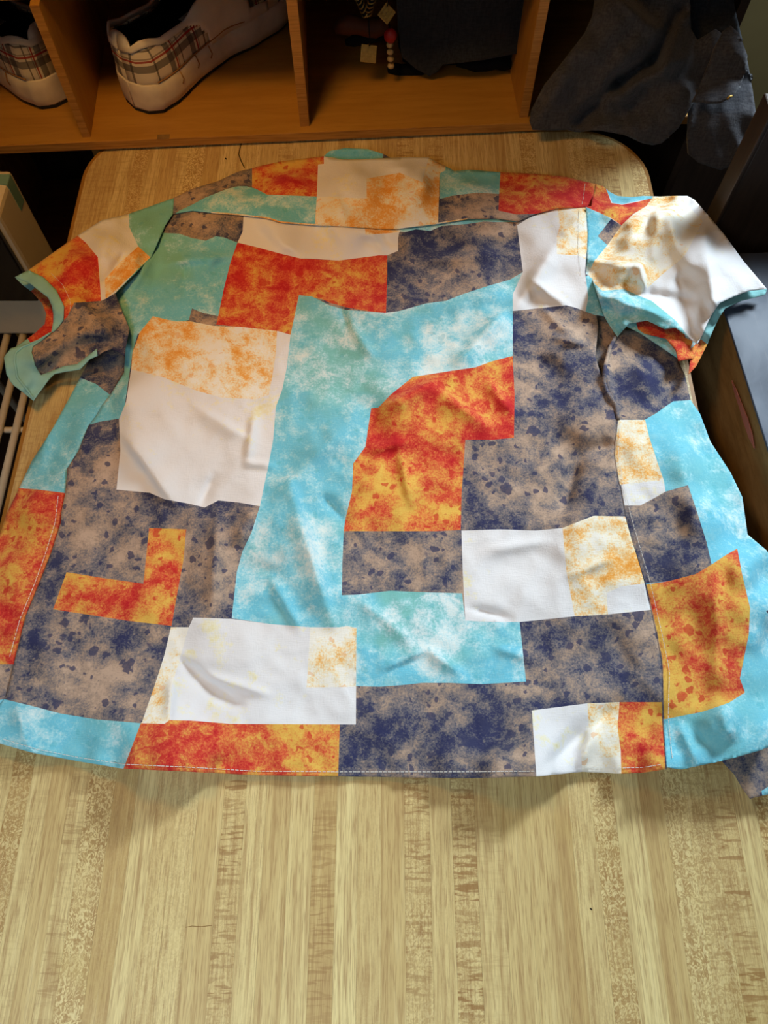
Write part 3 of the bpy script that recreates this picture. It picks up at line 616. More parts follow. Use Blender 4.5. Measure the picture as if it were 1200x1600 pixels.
sl_p = [('R', [(30, 425), (121, 368), (135, 380), (153, 402), (158, 470), (116, 473), (105, 495), (90, 520), (60, 470)]),
        ('W', [(121, 368), (110, 350), (159, 335), (201, 325), (202, 355), (216, 385), (233, 402), (180, 458), (165, 468), (158, 470), (153, 402), (135, 380)]),
        ('O', [(216, 385), (235, 402), (179, 455), (165, 467), (164, 436), (189, 409)]),
        ('D', [(158, 470), (165, 467), (180, 458), (210, 514), (200, 570), (30, 600), (40, 540), (80, 520), (105, 495), (116, 473)])]
sleL = sheet('sleeve', shirt, sl_out, sl_p, 'G', posf(hl), 3.5)
MB = dict(MT); MB['B'] = M_band
sheet('cuff_band', sleL, [(23, 433), (44, 422)] + cuffT_out[1:] + [(80, 519), (83, 503), (83, 490), (81, 478), (75, 465), (62, 455), (47, 443)], [], 'B', posf(hl, .0012), 3.5, mats=MB)
sheet('cuff_band', sleL, [(84, 516), (66, 528), (51, 534), (30, 541), (17, 544), (6, 558), (10, 585), (20, 601), (36, 613), (52, 626), (62, 612), (77, 592), (85, 584), (100, 581), (125, 577), (140, 561), (152, 556), (151, 545), (137, 556), (120, 569), (100, 572), (82, 579), (64, 586), (54, 570), (49, 550), (51, 541), (66, 531)], [], 'B', posf(hl, .0014), 3.5, mats=MB)
sheet('sleeve_lining', sleL, [(24, 434), (44, 428), (95, 460), (102, 490), (95, 515), (70, 536), (40, 546), (12, 560), (18, 546), (36, 534), (55, 520), (70, 506), (72, 490), (66, 474), (50, 456), (34, 444)],
      [('B', [(15, 425), (45, 425), (54, 450), (44, 458), (30, 450)]), ('B', [(0, 570), (0, 545), (38, 522), (48, 536), (40, 555)])], 'R', lambda X, Y: unproj(X, Y, 0.016 + 0.0 * X), 3.5, mats=MB)
# turned edge that doubles the lower band
bm = bmesh.new(); Ml = frame(shirt)
pth = [(78, 521), (60, 532), (34, 543), (24, 552), (23, 566), (27, 590), (40, 606), (52, 622)]
pw = unproj([p[0] for p in dens(pth, 6, False)], [p[1] for p in dens(pth, 6, False)], hl(np.array([p[0] for p in dens(pth, 6, False)]), np.array([p[1] for p in dens(pth, 6, False)])) + .002)
tube(bm, [Ml @ Vector(p) for p in pw], 0.0012, 6); from_bm('cuff_fold', bm, sleL, M_band, True)

# ---- right sleeve
sr_out = [(915, 323), (924, 322), (930, 287), (942, 291), (953, 300), (965, 306), (985, 308), (1005, 306), (1030, 307), (1056, 306), (1074, 306), (1085, 312), (1108, 338), (1133, 368), (1161, 407), (1198, 451), (1172, 454), (1147, 463), (1125, 473), (1112, 491), (1102, 512), (1090, 538), (1077, 527), (1056, 512), (1039, 514), (1011, 501), (983, 505), (965, 526), (952, 508), (944, 493), (937, 472), (925, 435), (915, 428), (917, 390), (918, 365)]
sr_p = [('R', [(910, 322), (924, 322), (925, 280), (944, 285), (955, 317), (972, 320), (997, 315), (1022, 309), (1010, 322), (990, 334), (971, 352), (955, 341), (940, 334)]),
        ('S', [(942, 285), (965, 300), (1030, 300), (1025, 309), (997, 314), (972, 319), (957, 317)]),
        ('T', [(905, 320), (917, 324), (940, 334), (955, 342), (934, 369), (949, 383), (934, 402), (919, 428), (905, 432)]),
        ('D', [(955, 342), (971, 352), (949, 383), (934, 369)]),
        ('P', [(1022, 305), (1056, 300), (1098, 346), (1070, 400), (1032, 431), (1011, 451), (1009, 445), (1000, 421), (983, 410), (932, 404), (949, 383), (971, 352), (990, 334), (1010, 322)]),
        ('O', [(930, 405), (983, 410), (1000, 421), (1009, 445), (1000, 463), (976, 452), (941, 454), (930, 444), (919, 428)]),
        ('T', [(910, 425), (919, 428), (930, 444), (941, 454), (976, 452), (1000, 463), (1018, 470), (1056, 501), (1077, 527), (1070, 545), (1000, 530), (960, 540), (930, 500)])]
sleR = sheet('sleeve', shirt, sr_out, sr_p, 'W', posf(hr), 3.5)
sheet('cuff_band', sleR, [(1198, 451), (1172, 454), (1147, 463), (1125, 473), (1112, 491), (1102, 512), (1090, 538), (1078, 566), (1076, 585), (1088, 572), (1104, 540), (1116, 512), (1124, 496), (1133, 482), (1158, 470), (1196, 460)], [('R', [(1095, 530), (1108, 540), (1076, 600), (1070, 560)])], 'B', posf(hr, -.010), 3.5, mats=MB)
sheet('sleeve_lining', sleR, [(983, 505), (1011, 500), (1039, 512), (1056, 510), (1077, 526), (1092, 538), (1084, 560), (1060, 564), (1056, 547), (1041, 529), (1007, 521)], [], 'R', posf(hr, -.008), 3.5)
sheet('sleeve_lining', sleR, [(1198, 456), (1158, 462), (1120, 480), (1085, 540), (1060, 560), (1000, 520), (960, 500), (1000, 400), (1100, 400)], [], 'T', lambda X, Y: unproj(X, Y, 0.030 + 0.0 * X), 14)

# ---- seams and stitching
def stitch(name, path, parent, h, r=0.00028, dash=5.2, gap=1.6, off=.0006, mat=None):
    """single white stitches along a pixel path, one mesh"""
    d = dens(path, 1.0, False); bm = bmesh.new(); M = frame(shirt); i = 0; step = dash + gap
    seg = []
    L = len(d); k = 0
    X = np.array([p[0] for p in d]); Y = np.array([p[1] for p in d]); Wp = unproj(X, Y, h(X, Y) + off)
    while k + dash < L:
        a, b, c = Wp[int(k)], Wp[int(k + dash / 2)], Wp[int(k + dash)]
        tube(bm, [M @ Vector(a), M @ Vector(b) + Vector((0, 0, .0002)), M @ Vector(c)], r, 4); k += step
    return from_bm(name, bm, parent, mat or M_thread)
def cord(name, path, parent, h, r, off, mat):
    d = dens(path, 5, False); X = np.array([p[0] for p in d]); Y = np.array([p[1] for p in d]); Wp = unproj(X, Y, h(X, Y) + off); M = frame(shirt)
    bm = bmesh.new(); tube(bm, [M @ Vector(p) for p in Wp], r, 6); return from_bm(name, bm, parent, mat, True)
s = stitch('hem_stitching', [(5, 1155), (60, 1171), (125, 1184), (193, 1194), (300, 1199), (400, 1205), (530, 1206), (600, 1206), (730, 1206), (835, 1205)], back_o, height); s['kind'] = 'stuff'
s = stitch('hem_stitching', [(912, 1199), (971, 1200), (1005, 1199), (1036, 1194)], back_o, height); s['kind'] = 'stuff'
s = stitch('side_stitching', [(969, 665), (966, 710), (974, 757), (986, 807), (1017, 914), (1034, 989), (1043, 1031), (1046, 1050), (1044, 1120), (1051, 1190)], back_o, height); s['kind'] = 'stuff'
s = stitch('side_stitching', [(91, 775), (86, 817), (70, 868), (54, 912), (31, 968), (14, 1030)], back_o, height); s['kind'] = 'stuff'
s = stitch('yoke_stitching', [(914, 287), (912, 305), (909, 321)], yk, lambda X, Y: height(X, Y) + .0028); s['kind'] = 'stuff'
s = stitch('sleeve_stitching', [(904, 330), (904, 360), (903, 390), (908, 430)], back_o, height, .00022); s['kind'] = 'stuff'
s = stitch('cuff_stitching', [(80, 427), (98, 445), (110, 470), (110, 488)], sleL, hl, .00022); s['kind'] = 'stuff'
cord('armhole_seam', [(962, 526), (952, 545), (946, 570), (943, 595), (948, 612), (962, 634), (966, 655)], back_o, height, .0022, .0004, MT['D'])
cord('side_seam', [(x + 1, y) for x, y in side_r[:-3]], back_o, height, .0005, .0000, MT['D'])
cord('yoke_seam', yoke_seam[2:-6], yk, lambda X, Y: height(X, Y) + .0022, .0009, .0, MT['O'])


# ------------------------------------------------------------------ cubby shelf behind the table
ZB0, ZB1 = 0.004, 0.016
pa, pb = at(0, 240, ZB0), at(828, 204, ZB0)
ang = math.atan2(pb.y - pa.y, pb.x - pa.x)
cub = empty('cubby_shelf', (pa.x, pa.y, 0), 'varnished plywood cubby shelf standing behind the table', 'shelf', ang)
Mc = frame(cub)
def cloc(p): return Mc @ p
XL, XR = -0.12, cloc(aty(1112, 60, 1.0)).x
DEP = 0.34
def cbox(name, x0, x1, y0, y1, z0, z1, mat, bevel=0.0008):
    return box(name, ((x0 + x1) / 2, (y0 + y1) / 2, TZ + (z0 + z1) / 2), (x1 - x0, y1 - y0, z1 - z0), mat, cub, bevel)
ZT = aty(20, 5, pa.y + 0.02).z - TZ                                    # underside of the board above
ZU = 0.80                                    # top of the added upper tier, out of view, raised to block window light
def shelf_board(x0, x1, z0, z1, y0=0.0):
    b = cbox('shelf_board', x0, x1, y0, DEP, z0, z1, M_ply)
    bm = bmesh.new(); add_box(bm, Vector(((x0 + x1) / 2, y0 - 0.0004, TZ + (z0 + z1) / 2)), (x1 - x0, 0.0012, z1 - z0 - 0.001)); e = from_bm('edge_ply', bm, b, M_plye)
shelf_board(XL, XR, ZB0, ZB1); shelf_board(XL, XR + 0.052, ZT, ZT + 0.012, 0.02); XU = XR + 0.040; cbox('side_panel', XU, XU + 0.012, 0.0, DEP, ZT + 0.012, ZU, M_darkwood); shelf_board(XL, XU, ZU - 0.012, ZU, 0.0)  # upper tier, board overhang and its side panel added out of view as shade
shelf_board(XL, XR, -0.34, -0.328, 0.04); shelf_board(XL, XR, -0.68, -0.668, 0.04)
def divider(x0, x1, y0, z0, z1):
    d = cbox('divider', x0, x1, y0, DEP, z0, z1, M_plyv)
    bm = bmesh.new(); add_box(bm, Vector(((x0 + x1) / 2, y0 - 0.0004, TZ + (z0 + z1) / 2)), (x1 - x0 - 0.0006, 0.0012, z1 - z0)); from_bm('edge_ply', bm, d, M_plye)
for (a, b, py) in ((129, 142, 214), (469, 484, 197), (811, 825, 183)):
    p, q = cloc(at(a, py, ZB1)), cloc(at(b, py, ZB1))
    divider(p.x, q.x, p.y, ZB1, ZT); divider(p.x, q.x, 0.02, ZT + 0.012, ZU - 0.012)  # second divider stands in the added upper tier
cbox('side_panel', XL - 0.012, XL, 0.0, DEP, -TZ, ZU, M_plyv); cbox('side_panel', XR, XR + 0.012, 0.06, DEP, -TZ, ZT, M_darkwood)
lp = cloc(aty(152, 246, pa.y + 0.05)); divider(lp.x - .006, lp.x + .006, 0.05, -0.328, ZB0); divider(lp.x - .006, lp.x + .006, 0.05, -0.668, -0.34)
cbox('back_panel', XL - 0.012, XR + 0.012, DEP, DEP + 0.006, -TZ, ZT + 0.012, M_darkwood); cbox('back_panel', XL - 0.012, XU, DEP, DEP + 0.006, ZT + 0.012, ZU, M_darkwood)  # second back panel closes the added upper tier
# chipped spot on the front edge of the board
cp = cloc(at(255, 218, ZB1)); box('edge_chip', (cp.x, 0.0035, TZ + ZB1 - 0.0008), (0.016, 0.008, 0.0022), M_board, cub, 0.0006)

# ------------------------------------------------------------------ sneakers
def sneaker(label, loc, yaw, mir=1, tilt=0):
    sh = empty('sneaker', loc, label, 'shoe', yaw, 'plaid sneakers in the cubby')
    sh.scale = (1.15, 1.15, 1.15); L = 0.272
    def hw(s):    # half width
        k = [(0, .0006), (.006, .012), (.02, .022), (.06, .031), (.14, .034), (.3, .031), (.45, .033), (.62, .043), (.75, .046), (.88, .038), (.95, .026), (.985, .014), (1, .004)]
        for (a, x), (b, y) in zip(k, k[1:]):
            if s <= b: u = (s - a) / (b - a); u = u * u * (3 - 2 * u); return x + (y - x) * u
        return k[-1][1]
    def th(s):    # height of the upper above the sole
        k = [(0, .052), (.05, .060), (.15, .050), (.28, .046), (.38, .058), (.46, .072), (.60, .056), (.75, .042), (.9, .032), (1, .020)]
        for (a, x), (b, y) in zip(k, k[1:]):
            if s <= b: u = (s - a) / (b - a); u = u * u * (3 - 2 * u); return x + (y - x) * u
        return k[-1][1]
    def cy(s): return mir * (0.006 * math.sin(s * 3.0))
    NS, NA = 72, 44; SOLE = 0.030
    ss = [(i / NS) for i in range(NS + 1)]; ss = [0.5 - 0.5 * math.cos(math.pi * x) * (0.6 + 0.4) if False else x for x in ss]
    def toe(s): return 0.014 * max(0, (s - .7) / .3) ** 2
    # sole
    bm = bmesh.new(); rings = []
    prof = [(.94, .004), (1.04, .006), (1.08, .014), (1.07, .024), (1.02, SOLE + .004), (.94, SOLE + .005)]
    for s in ss:
        ring = []
        for sd in (-1, 1):
            seq = prof if sd < 0 else prof[::-1]
            for f, z in seq: ring.append(bm.verts.new((s * L * 1.02 - .003, cy(s) + sd * (hw(s) * f + .001), z + toe(s))))
        rings.append(ring)
    nR = len(rings[0])
    for a, b in zip(rings, rings[1:]):
        for k in range(nR): bm.faces.new((a[k], b[k], b[(k + 1) % nR], a[(k + 1) % nR]))
    bm.faces.new(rings[0]); bm.faces.new(rings[-1][::-1]); bmesh.ops.recalc_face_normals(bm, faces=bm.faces)
    sole = from_bm('sole', bm, sh, M_rubber, True)
    bm = bmesh.new(); rings = []
    for s in ss:
        rings.append([bm.verts.new((s * L * 1.02 - .003, cy(s) + sd * hw(s) * f, z + toe(s))) for sd, f, z in ((-1, .96, 0), (-1, 1.03, .003), (-1, 1.02, .008), (1, 1.02, .008), (1, 1.03, .003), (1, .96, 0))])
    for a, b in zip(rings, rings[1:]):
        for k in range(6): bm.faces.new((a[k], b[k], b[(k + 1) % 6], a[(k + 1) % 6]))
    bm.faces.new(rings[0]); bm.faces.new(rings[-1][::-1]); bmesh.ops.recalc_face_normals(bm, faces=bm.faces)
    from_bm('outsole', bm, sole, M_out)
    # upper shell; opening between s=.07 and .46
    def pt(s, a, off=0.0, lift=0.0):
        t = a / NA * math.pi; w = hw(s) * 0.98 - off; c, q = math.cos(t), math.sin(t)
        lean = .006 * (1 - abs(c)) * max(0, 1 - s / .1)
        return Vector((s * L + lean + off * max(0, 1 - s / .2), cy(s) - math.copysign(abs(c) ** .55, c) * w, SOLE + (th(s) - off) * q ** .62 + toe(s) * .8 + lift))
    def opened(s, a):
        t = abs(a / NA - .5) * 2
        if s < .02 or s > .47: return False
        lim = .46 if s < .36 else .46 - (s - .36) / .11 * .22
        return t < lim
    def shell(name, sel, mat, off=0.0, thick=.003, parent=sh):
        bm = bmesh.new(); vs = {}
        def v(i, a):
            if (i, a) not in vs: vs[(i, a)] = bm.verts.new(pt(ss[i], a, off))
            return vs[(i, a)]
        for i in range(NS):
            for a in range(NA):
                if sel(ss[i] + .5 / NS, a + .5): bm.faces.new((v(i, a), v(i + 1, a), v(i + 1, a + 1), v(i, a + 1)))
        bmesh.ops.recalc_face_normals(bm, faces=bm.faces); o = from_bm(name, bm, parent, mat, True)
        m = o.modifiers.new('t', 'SOLIDIFY'); m.thickness = thick; m.offset = 0; return o
    def hgt(s, a): return math.sin(a / NA * math.pi)
    ea = lambda a: min(a, NA - a) / NA            # 0 at sole edge .. .5 top
    plaid_h = lambda s, a: s < .37 - .55 * max(0, ea(a) - .05) and ea(a) < .20
    plaid_f = lambda s, a: s > .60 and not (ea(a) < .05 and s < .7)
    shell('heel_panel', lambda s, a: plaid_h(s, a) and not opened(s, a), M_plaid)
    shell('upper', lambda s, a: not plaid_h(s, a) and not plaid_f(s, a) and not opened(s, a), M_leather, -.0012)
    shell('toe_panel', lambda s, a: plaid_f(s, a), M_plaid, .0004)
    shell('lining', lambda s, a: not opened(s, a) and s < .66, M_black, .006, .002)
    # insole
    bm = bmesh.new(); rg = [[bm.verts.new((s * L, cy(s) + k * (hw(s) - .004), SOLE + .006)) for k in (-1, 0, 1)] for s in ss[1:30]]
    for a, b in zip(rg, rg[1:]):
        for k in (0, 1): bm.faces.new((a[k], b[k], b[k + 1], a[k + 1]))
    from_bm('insole', bm, sh, M_black)
    # tongue and laces
    bm = bmesh.new(); rg = []
    for i in range(9):
        u = i / 8; s = .36 + u * .22; w = .020 - .004 * u
        rg.append([bm.verts.new((s * L - .012 * (1 - u), cy(s) + k * w, SOLE + th(s) + .006 * (1 - u) - .004 * abs(k) ** 2)) for k in (-1, -.5, 0, .5, 1)])
    for a, b in zip(rg, rg[1:]):
        for k in range(4): bm.faces.new((a[k], b[k], b[k + 1], a[k + 1]))
    o = from_bm('tongue', bm, sh, M_black, True); m = o.modifiers.new('t', 'SOLIDIFY'); m.thickness = .004
    for i in range(4):
        s = .43 + i * .045; bm = bmesh.new()
        tube(bm, [(s * L - .004, cy(s) - .024, SOLE + th(s) * .86), (s * L, cy(s) - .012, SOLE + th(s) + .004), (s * L + .003, cy(s), SOLE + th(s) + .007), (s * L, cy(s) + .012, SOLE + th(s) + .004), (s * L - .004, cy(s) + .024, SOLE + th(s) * .86)], .0030, 6)
        from_bm('lace', bm, sh, M_leather, True)
    # glue seam running along the upper just above the sole, and two runs of it down the side
    for sd in (-1, 1):
        bm = bmesh.new(); pts = [pt(.06 + .05 * k, .4 if sd < 0 else NA - .4, -.0022) for k in range(11)]; tube(bm, pts, .0009, 5); from_bm('glue_line', bm, sh, M_crack, True)
        for s in (.17, .28, .36):
            bm = bmesh.new(); y = -sd * 0
            tube(bm, [(s * L, cy(s) + (-1 if sd < 0 else 1) * (hw(s) * 1.03 + .0012), SOLE + .004), (s * L + .002, cy(s) + (-1 if sd < 0 else 1) * (hw(s) * 1.08 + .001), SOLE - .006), (s * L - .001, cy(s) + (-1 if sd < 0 else 1) * (hw(s) * 1.085 + .001), SOLE - .010)], .0007, 5)
            from_bm('glue_run', bm, sh, M_crack, True)
    return sh
p = at(203, 172, ZB1 + .004)
sneaker('scuffed white and plaid sneaker, its whole heel and dark opening visible, middle of the cubby', (p.x + .008, p.y + .008, TZ + ZB1), math.radians(53))
p = at(99, 172, ZB1 + .004)
sneaker('white and plaid sneaker cut off by the left edge, in the leftmost cubby hole', (p.x, p.y + .026, TZ + ZB1), math.radians(146), -1)

# ------------------------------------------------------------------ dark bag with charms in the third hole
BY = 0.985
def bpt(px, py, dy=0.0): return aty(px, py, BY + dy)
bag = empty('bag', (aty(720, 100, BY + .06).x, BY + .06, TZ + ZB1), 'dark navy cloth bag with hanging charms stuffed into the cubby hole', 'bag')
Mb = frame(bag)
bm = bmesh.new(); add_box(bm, Vector((0.0, 0.012, 0.058)), (0.175, 0.13, 0.116), None, .022); bmesh.ops.subdivide_edges(bm, edges=bm.edges[:], cuts=2, use_grid_fill=True)
for v in bm.verts: v.co += Vector((noise.noise(v.co * 30), noise.noise(v.co * 30 + Vector((5, 0, 0))), 0)) * .006
from_bm('bag_body', bm, bag, M_black, True)
def flap_pos(X, Y):
    out = []
    for x, y in zip(X, Y):
        w = .006 * math.sin((x - 620) * .035) + .004 * noise.noise(Vector((x * .02, y * .02, 1)))
        out.append(aty(x, y, BY - .016 + w - .01 * max(0, (y - 60) / 60)))
    return np.array([tuple(q) for q in out])
MC = {'G': M_grey, 'N': M_navy}
sheet('flap', bag, [(618, -60), (622, 40), (629, 90), (650, 108), (671, 119), (684, 112), (692, 101), (722, 98), (755, 94), (807, 84), (829, 76), (833, 50), (838, -60)], [], 'N', flap_pos, 6, .002, MC)
for (x0, y0, x1, y1) in ((606, 100, 668, 119), (712, 96, 804, 108)):
    bm = bmesh.new(); a, b = aty(x0, y1, BY + .004), aty(x1, y1, BY + .004)
    tube(bm, [Mb @ (a + (b - a) * k / 6 + Vector((0, 0, .008 + .002 * math.sin(k * 2.0)))) for k in range(7)], [.004, .008, .009, .009, .009, .008, .004], 10); from_bm('base_piping', bm, bag, M_black, True)
def charm_plate(px, py, size, rot, cutn):
    c = Mb @ bpt(px, py, -.028); c = Vector(c)
    bm = bmesh.new(); R = Matrix.Rotation(rot, 4, 'Y') @ Matrix.Rotation(-.5, 4, 'X')
    add_box(bm, Vector((0, 0, 0)), (size, .0022, size), None, .0008)
    for i in range(cutn):
        for j in range(cutn):
            add_box(bm, Vector(((i - (cutn - 1) / 2) * size / cutn * .8, -.0015, (j - (cutn - 1) / 2) * size / cutn * .8)), (size / cutn * .5, .0016, size / cutn * .42), Matrix.Rotation(.4, 3, 'Y'))
    bmesh.ops.transform(bm, matrix=Matrix.Translation(c) @ R, verts=bm.verts)
    o = from_bm('charm', bm, bag, M_gold)
    bm = bmesh.new(); tube(bm, [c + Vector((.001, 0, size * .5)), c + Vector((.002, .002, size * .8)), c + Vector((.001, .006, size * 1.3)), c + Vector((0, .012, .075))], .0007, 5); from_bm('charm_cord', bm, o, M_black, True)
charm_plate(576, 84, .020, .12, 4); charm_plate(604, 21, .017, .8, 3)
bm = bmesh.new(); c = Mb @ bpt(610, 56, -.026); bmesh.ops.create_icosphere(bm, subdivisions=2, radius=.0085, matrix=Matrix.Translation(c) @ Matrix.Diagonal((1, .8, 1.1, 1))); from_bm('red_bead', bm, bag, M_redbead, True)
for k in range(4):
    c = Mb @ bpt(609 + k * .6, 70 + k * 11, -.026); bm = bmesh.new(); bmesh.ops.create_icosphere(bm, subdivisions=2, radius=.0046, matrix=Matrix.Translation(c) @ Matrix.Diagonal((1, 1, .8, 1))); from_bm('cream_bead', bm, bag, M_bead, True)
# striped cord looped at the top
for (x0, y0, x1, y1) in ((548, -30, 572, 24), (590, -30, 574, 24)):
    a, b = Mb @ bpt(x0, y0, -.02), Mb @ bpt(x1, y1, -.02)
    bm = bmesh.new(); tube(bm, [a + (b - a) * k / 8 for k in range(9)], .0042, 8); r = from_bm('striped_cord', bm, bag, M_black, True)
    for k in range(8):
        c = a + (b - a) * (k + .5) / 8; d = (b - a).normalized(); q = d.orthogonal().normalized(); e = d.cross(q); bm = bmesh.new()
        tube(bm, [c + (q * math.cos(2 * math.pi * j / 10) + e * math.sin(2 * math.pi * j / 10)) * .0042 + d * .0025 * math.cos(2 * math.pi * j / 10) for j in range(11)], .0010, 4); from_bm('gold_strand', bm, r, M_gold, True)
bm = bmesh.new(); a, b = Mb @ bpt(524, 46, .01), Mb @ bpt(606, 36, .01)
tube(bm, [a + (b - a) * k / 8 + Vector((0, 0, .004 * math.sin(k * .8))) for k in range(9)], [.006, .010, .012, .011, .010, .011, .012, .011, .008], 10); from_bm('leather_handle', bm, bag, M_brown, True)
bm = bmesh.new(); a, b = Mb @ bpt(540, 66, .008), Mb @ bpt(600, 56, .008); tube(bm, [a + (b - a) * k / 5 for k in range(6)], [.004, .007, .007, .006, .006, .004], 8); from_bm('black_strap', bm, bag, M_black, True)

# ------------------------------------------------------------------ charcoal jacket slung over the right end of the shelf
JK = [(860, 150, 985, 20, 60, 34, .020), (905, 190, 965, 128, 12, 14, -.014), (965, 128, 1020, 92, 10, 14, -.016), (1020, 92, 1062, 20, 10, 12, -.014), (935, 150, 1012, 40, 20, 30, .012), (1040, 100, 1065, 30, 10, 10, .012), (960, 150, 1060, 95, 16, 18, .012),
      (930, 200, 985, 195, 14, 20, .010), (1000, 210, 1065, 140, 20, 20, .010), (960, 165, 972, 190, 8, 8, -.006), (840, 190, 880, 120, 14, 16, .008), (1010, 145, 1030, 180, 8, 10, -.004)]
def jk_pos(push=0.0):
    def fn(X, Y):
        out = []
        for x, y in zip(X, Y):
            d = ray(x, y); t = (CH + 1.6 * 0.905) / (1.6 * d.y - d.z)
            f = .010 * noise.noise(Vector((x * .012, y * .014, 2.2))) + .004 * noise.noise(Vector((x * .04, y * .03, 5)))
            for x0, y0, x1, y1, wl, wr, a in JK:
                dx, dy = x1 - x0, y1 - y0; L = math.hypot(dx, dy); s = ((x - x0) * dx + (y - y0) * dy) / L; e = ((x - x0) * dy - (y - y0) * dx) / L
                ov = max(-s, s - L, 0); f += a * math.exp(-abs(e / (wl if e > 0 else wr)) ** 1.7 - (ov / 14) ** 2)
            out.append(CAM + d * (t - 1.4 * f - push - .040))
        return np.array([tuple(q) for q in out])
    return fn
pj = at(960, 204, 0)
jac = empty('jacket', (pj.x, pj.y + .02, TZ - .02), 'charcoal twill jacket bundled over the right end of the cubby shelf', 'jacket')
sheet('jacket_body', jac, [(937, -60), (925, 25), (913, 52), (880, 95), (850, 133), (830, 172), (827, 189), (832, 203), (860, 204), (895, 203), (937, 204), (976, 211), (1004, 224), (1020, 227), (1034, 224), (1060, 200), (1074, 177), (1086, 157), (1100, 118), (1128, 52), (1118, 45), (1090, 62), (1080, 45), (1075, -60)], [], 'G', jk_pos(), 5, .003, MC)
sheet('pocket_flap', jac, [(1084, 158), (1094, 130), (1110, 95), (1130, 48), (1142, 40), (1155, 52), (1168, 87), (1166, 108), (1161, 124), (1147, 150), (1126, 161), (1104, 162)], [], 'G', jk_pos(.014), 5, .004, MC)
sheet('jacket_sleeve', jac, [(1080, 155), (1079, 185), (1076, 212), (1078, 240), (1090, 254), (1126, 266), (1151, 255), (1168, 222), (1182, 182), (1176, 140), (1168, 95), (1158, 60), (1140, 50)], [], 'G', jk_pos(-.004), 5, .005, MC)
sheet('jacket_lining', jac, [(1050, -60), (1062, 40), (1090, 66), (1120, 48), (1160, 62), (1150, 20), (1135, -60)], [], 'N', jk_pos(-.02), 8, .003, MC)
bm = bmesh.new(); pts = [frame(jac) @ Vector(tuple(q)) for q in jk_pos(.019)(np.array([1136, 1140, 1144]), np.array([155, 151, 150]))]; tube(bm, pts, .0016, 6); from_bm('snap_button', bm, jac, M_gold, True)

# ------------------------------------------------------------------ low cabinet at the right, dark top
ZC = 0.035
c1, c2 = at(1132, 485, ZC), at(1200, 700, ZC)
yawc = math.atan2(c1.x - c2.x, c1.y - c2.y)           # small turn of its left edge
cabY1 = at(1175, 398, ZC).y
cab = empty('cabinet', (c1.x + 0.2, 0.25, 0), 'low cabinet with scratched dark top and raw board side, right of the table', 'cabinet', -yawc)
Mk = frame(cab); ex = (Mk @ c1).x
ky1 = (Mk @ Vector((c1.x, cabY1, TZ))).y; ky0 = -0.62; kx1 = ex + 0.40
def kbox(name, x0, x1, y0, y1, z0, z1, mat, bev=.001): return box(name, ((x0 + x1) / 2, (y0 + y1) / 2, TZ + (z0 + z1) / 2), (x1 - x0, y1 - y0, z1 - z0), mat, cab, bev)
kbox('metal_top', ex, kx1, ky0, ky1, ZC - .003, ZC, M_metal, .0008)
tb = kbox('top_board', ex + .001, kx1 - .001, ky0, ky1 - .001, ZC - .041, ZC - .003, M_board)
kbox('side_panel', ex + .003, ex + .022, ky0 + .004, ky1 - .004, -TZ + .0, ZC - .042, M_board)
kbox('side_panel', kx1 - .022, kx1 - .003, ky0 + .004, ky1 - .004, -TZ + .0, ZC - .042, M_board)
kbox('door', ex + .023, kx1 - .023, ky1 - .024, ky1 - .006, -TZ + .05, ZC - .043, M_darkwood)
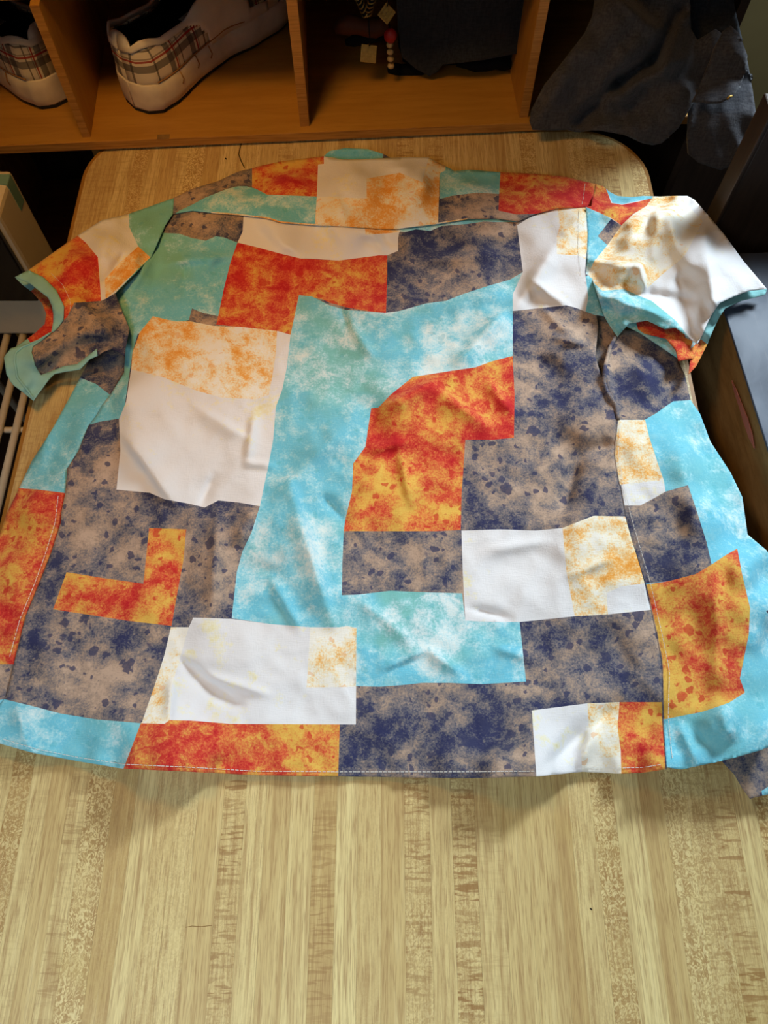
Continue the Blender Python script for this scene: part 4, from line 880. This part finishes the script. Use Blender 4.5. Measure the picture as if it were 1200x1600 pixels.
# torn sliver along the joint
bm = bmesh.new(); pr = [(1146, 595), (1152, 612), (1160, 635), (1167, 655), (1175, 680), (1181, 700)]; wd = [.0006, .003, .0035, .005, .0045, .0005]
va, vb = [], []
for (x, y), w in zip(pr, wd):
    d = ray(x, y); q = Mk @ CAM; dl = Mk.to_3x3() @ d; t = (ex + .0004 - q.x) / dl.x; c = q + dl * t
    va.append(bm.verts.new((ex - .0010, c.y, c.z + w))); vb.append(bm.verts.new((ex - .0002, c.y, c.z - w)))
for i in range(len(va) - 1): bm.faces.new((va[i], va[i + 1], vb[i + 1], vb[i]))
o = from_bm('torn_sliver', bm, tb, M_pink); m = o.modifiers.new('t', 'SOLIDIFY'); m.thickness = .0012

# ------------------------------------------------------------------ dark upright panel behind the cabinet
pan = empty('wood_panel', (0.60, 0.715, 0), 'tall dark brown wooden panel standing behind the low cabinet', 'panel')
box('panel_face', (0, 0, 0.455), (0.404, 0.026, 0.91), M_darkwood, pan); box('edge_trim', (-0.2045, 0.002, 0.455), (0.005, 0.032, 0.91), M_darkwood, pan)

# ------------------------------------------------------------------ cream appliance and wire rack at the left
app = empty('appliance', (-0.56, 0.755, TZ - 0.20), 'cream box-shaped appliance with teal stripe and black front, left of the table', 'appliance')
aw, ad, ah = 0.194, 0.078, 0.222
box('housing', (0, 0, ah / 2), (aw, ad, ah), M_cream, app, .006)
bm = bmesh.new(); add_box(bm, Vector((0, 0.022, ah - .0002)), (aw + .0006, .018, .0016)); from_bm('teal_stripe', bm, app, M_tealp)
bm = bmesh.new(); add_box(bm, Vector((aw / 2 + .0002, 0.022, ah - .020)), (.0012, .018, .040)); from_bm('teal_stripe', bm, app, M_tealp)
box('front_panel', (-.004, -ad / 2 - .004, ah - .072), (aw - .004, .010, .136), M_blackp, app, .002)
rack = empty('wire_rack', (-0.56, 0.62, 0), 'white wire rack holding the cream appliance beside the table', 'rack')
rz = TZ - 0.2045
for k in range(13):
    bm = bmesh.new(); x = -.13 + k * .0230; tube(bm, [(x, -.30, rz), (x, .20, rz)], .0052, 8); from_bm('wire', bm, rack, M_wire, True)
for y in (-.28, -.06, .18):
    bm = bmesh.new(); tube(bm, [(-.14, y, rz - .006), (.15, y, rz - .006)], .0045, 8); from_bm('cross_wire', bm, rack, M_wire, True)
for x, y in ((-.14, -.29), (.15, -.29), (-.14, .19), (.15, .19)):
    bm = bmesh.new(); tube(bm, [(x, y, 0), (x, y, rz + .004)], .007, 10); from_bm('leg', bm, rack, M_wire, True)
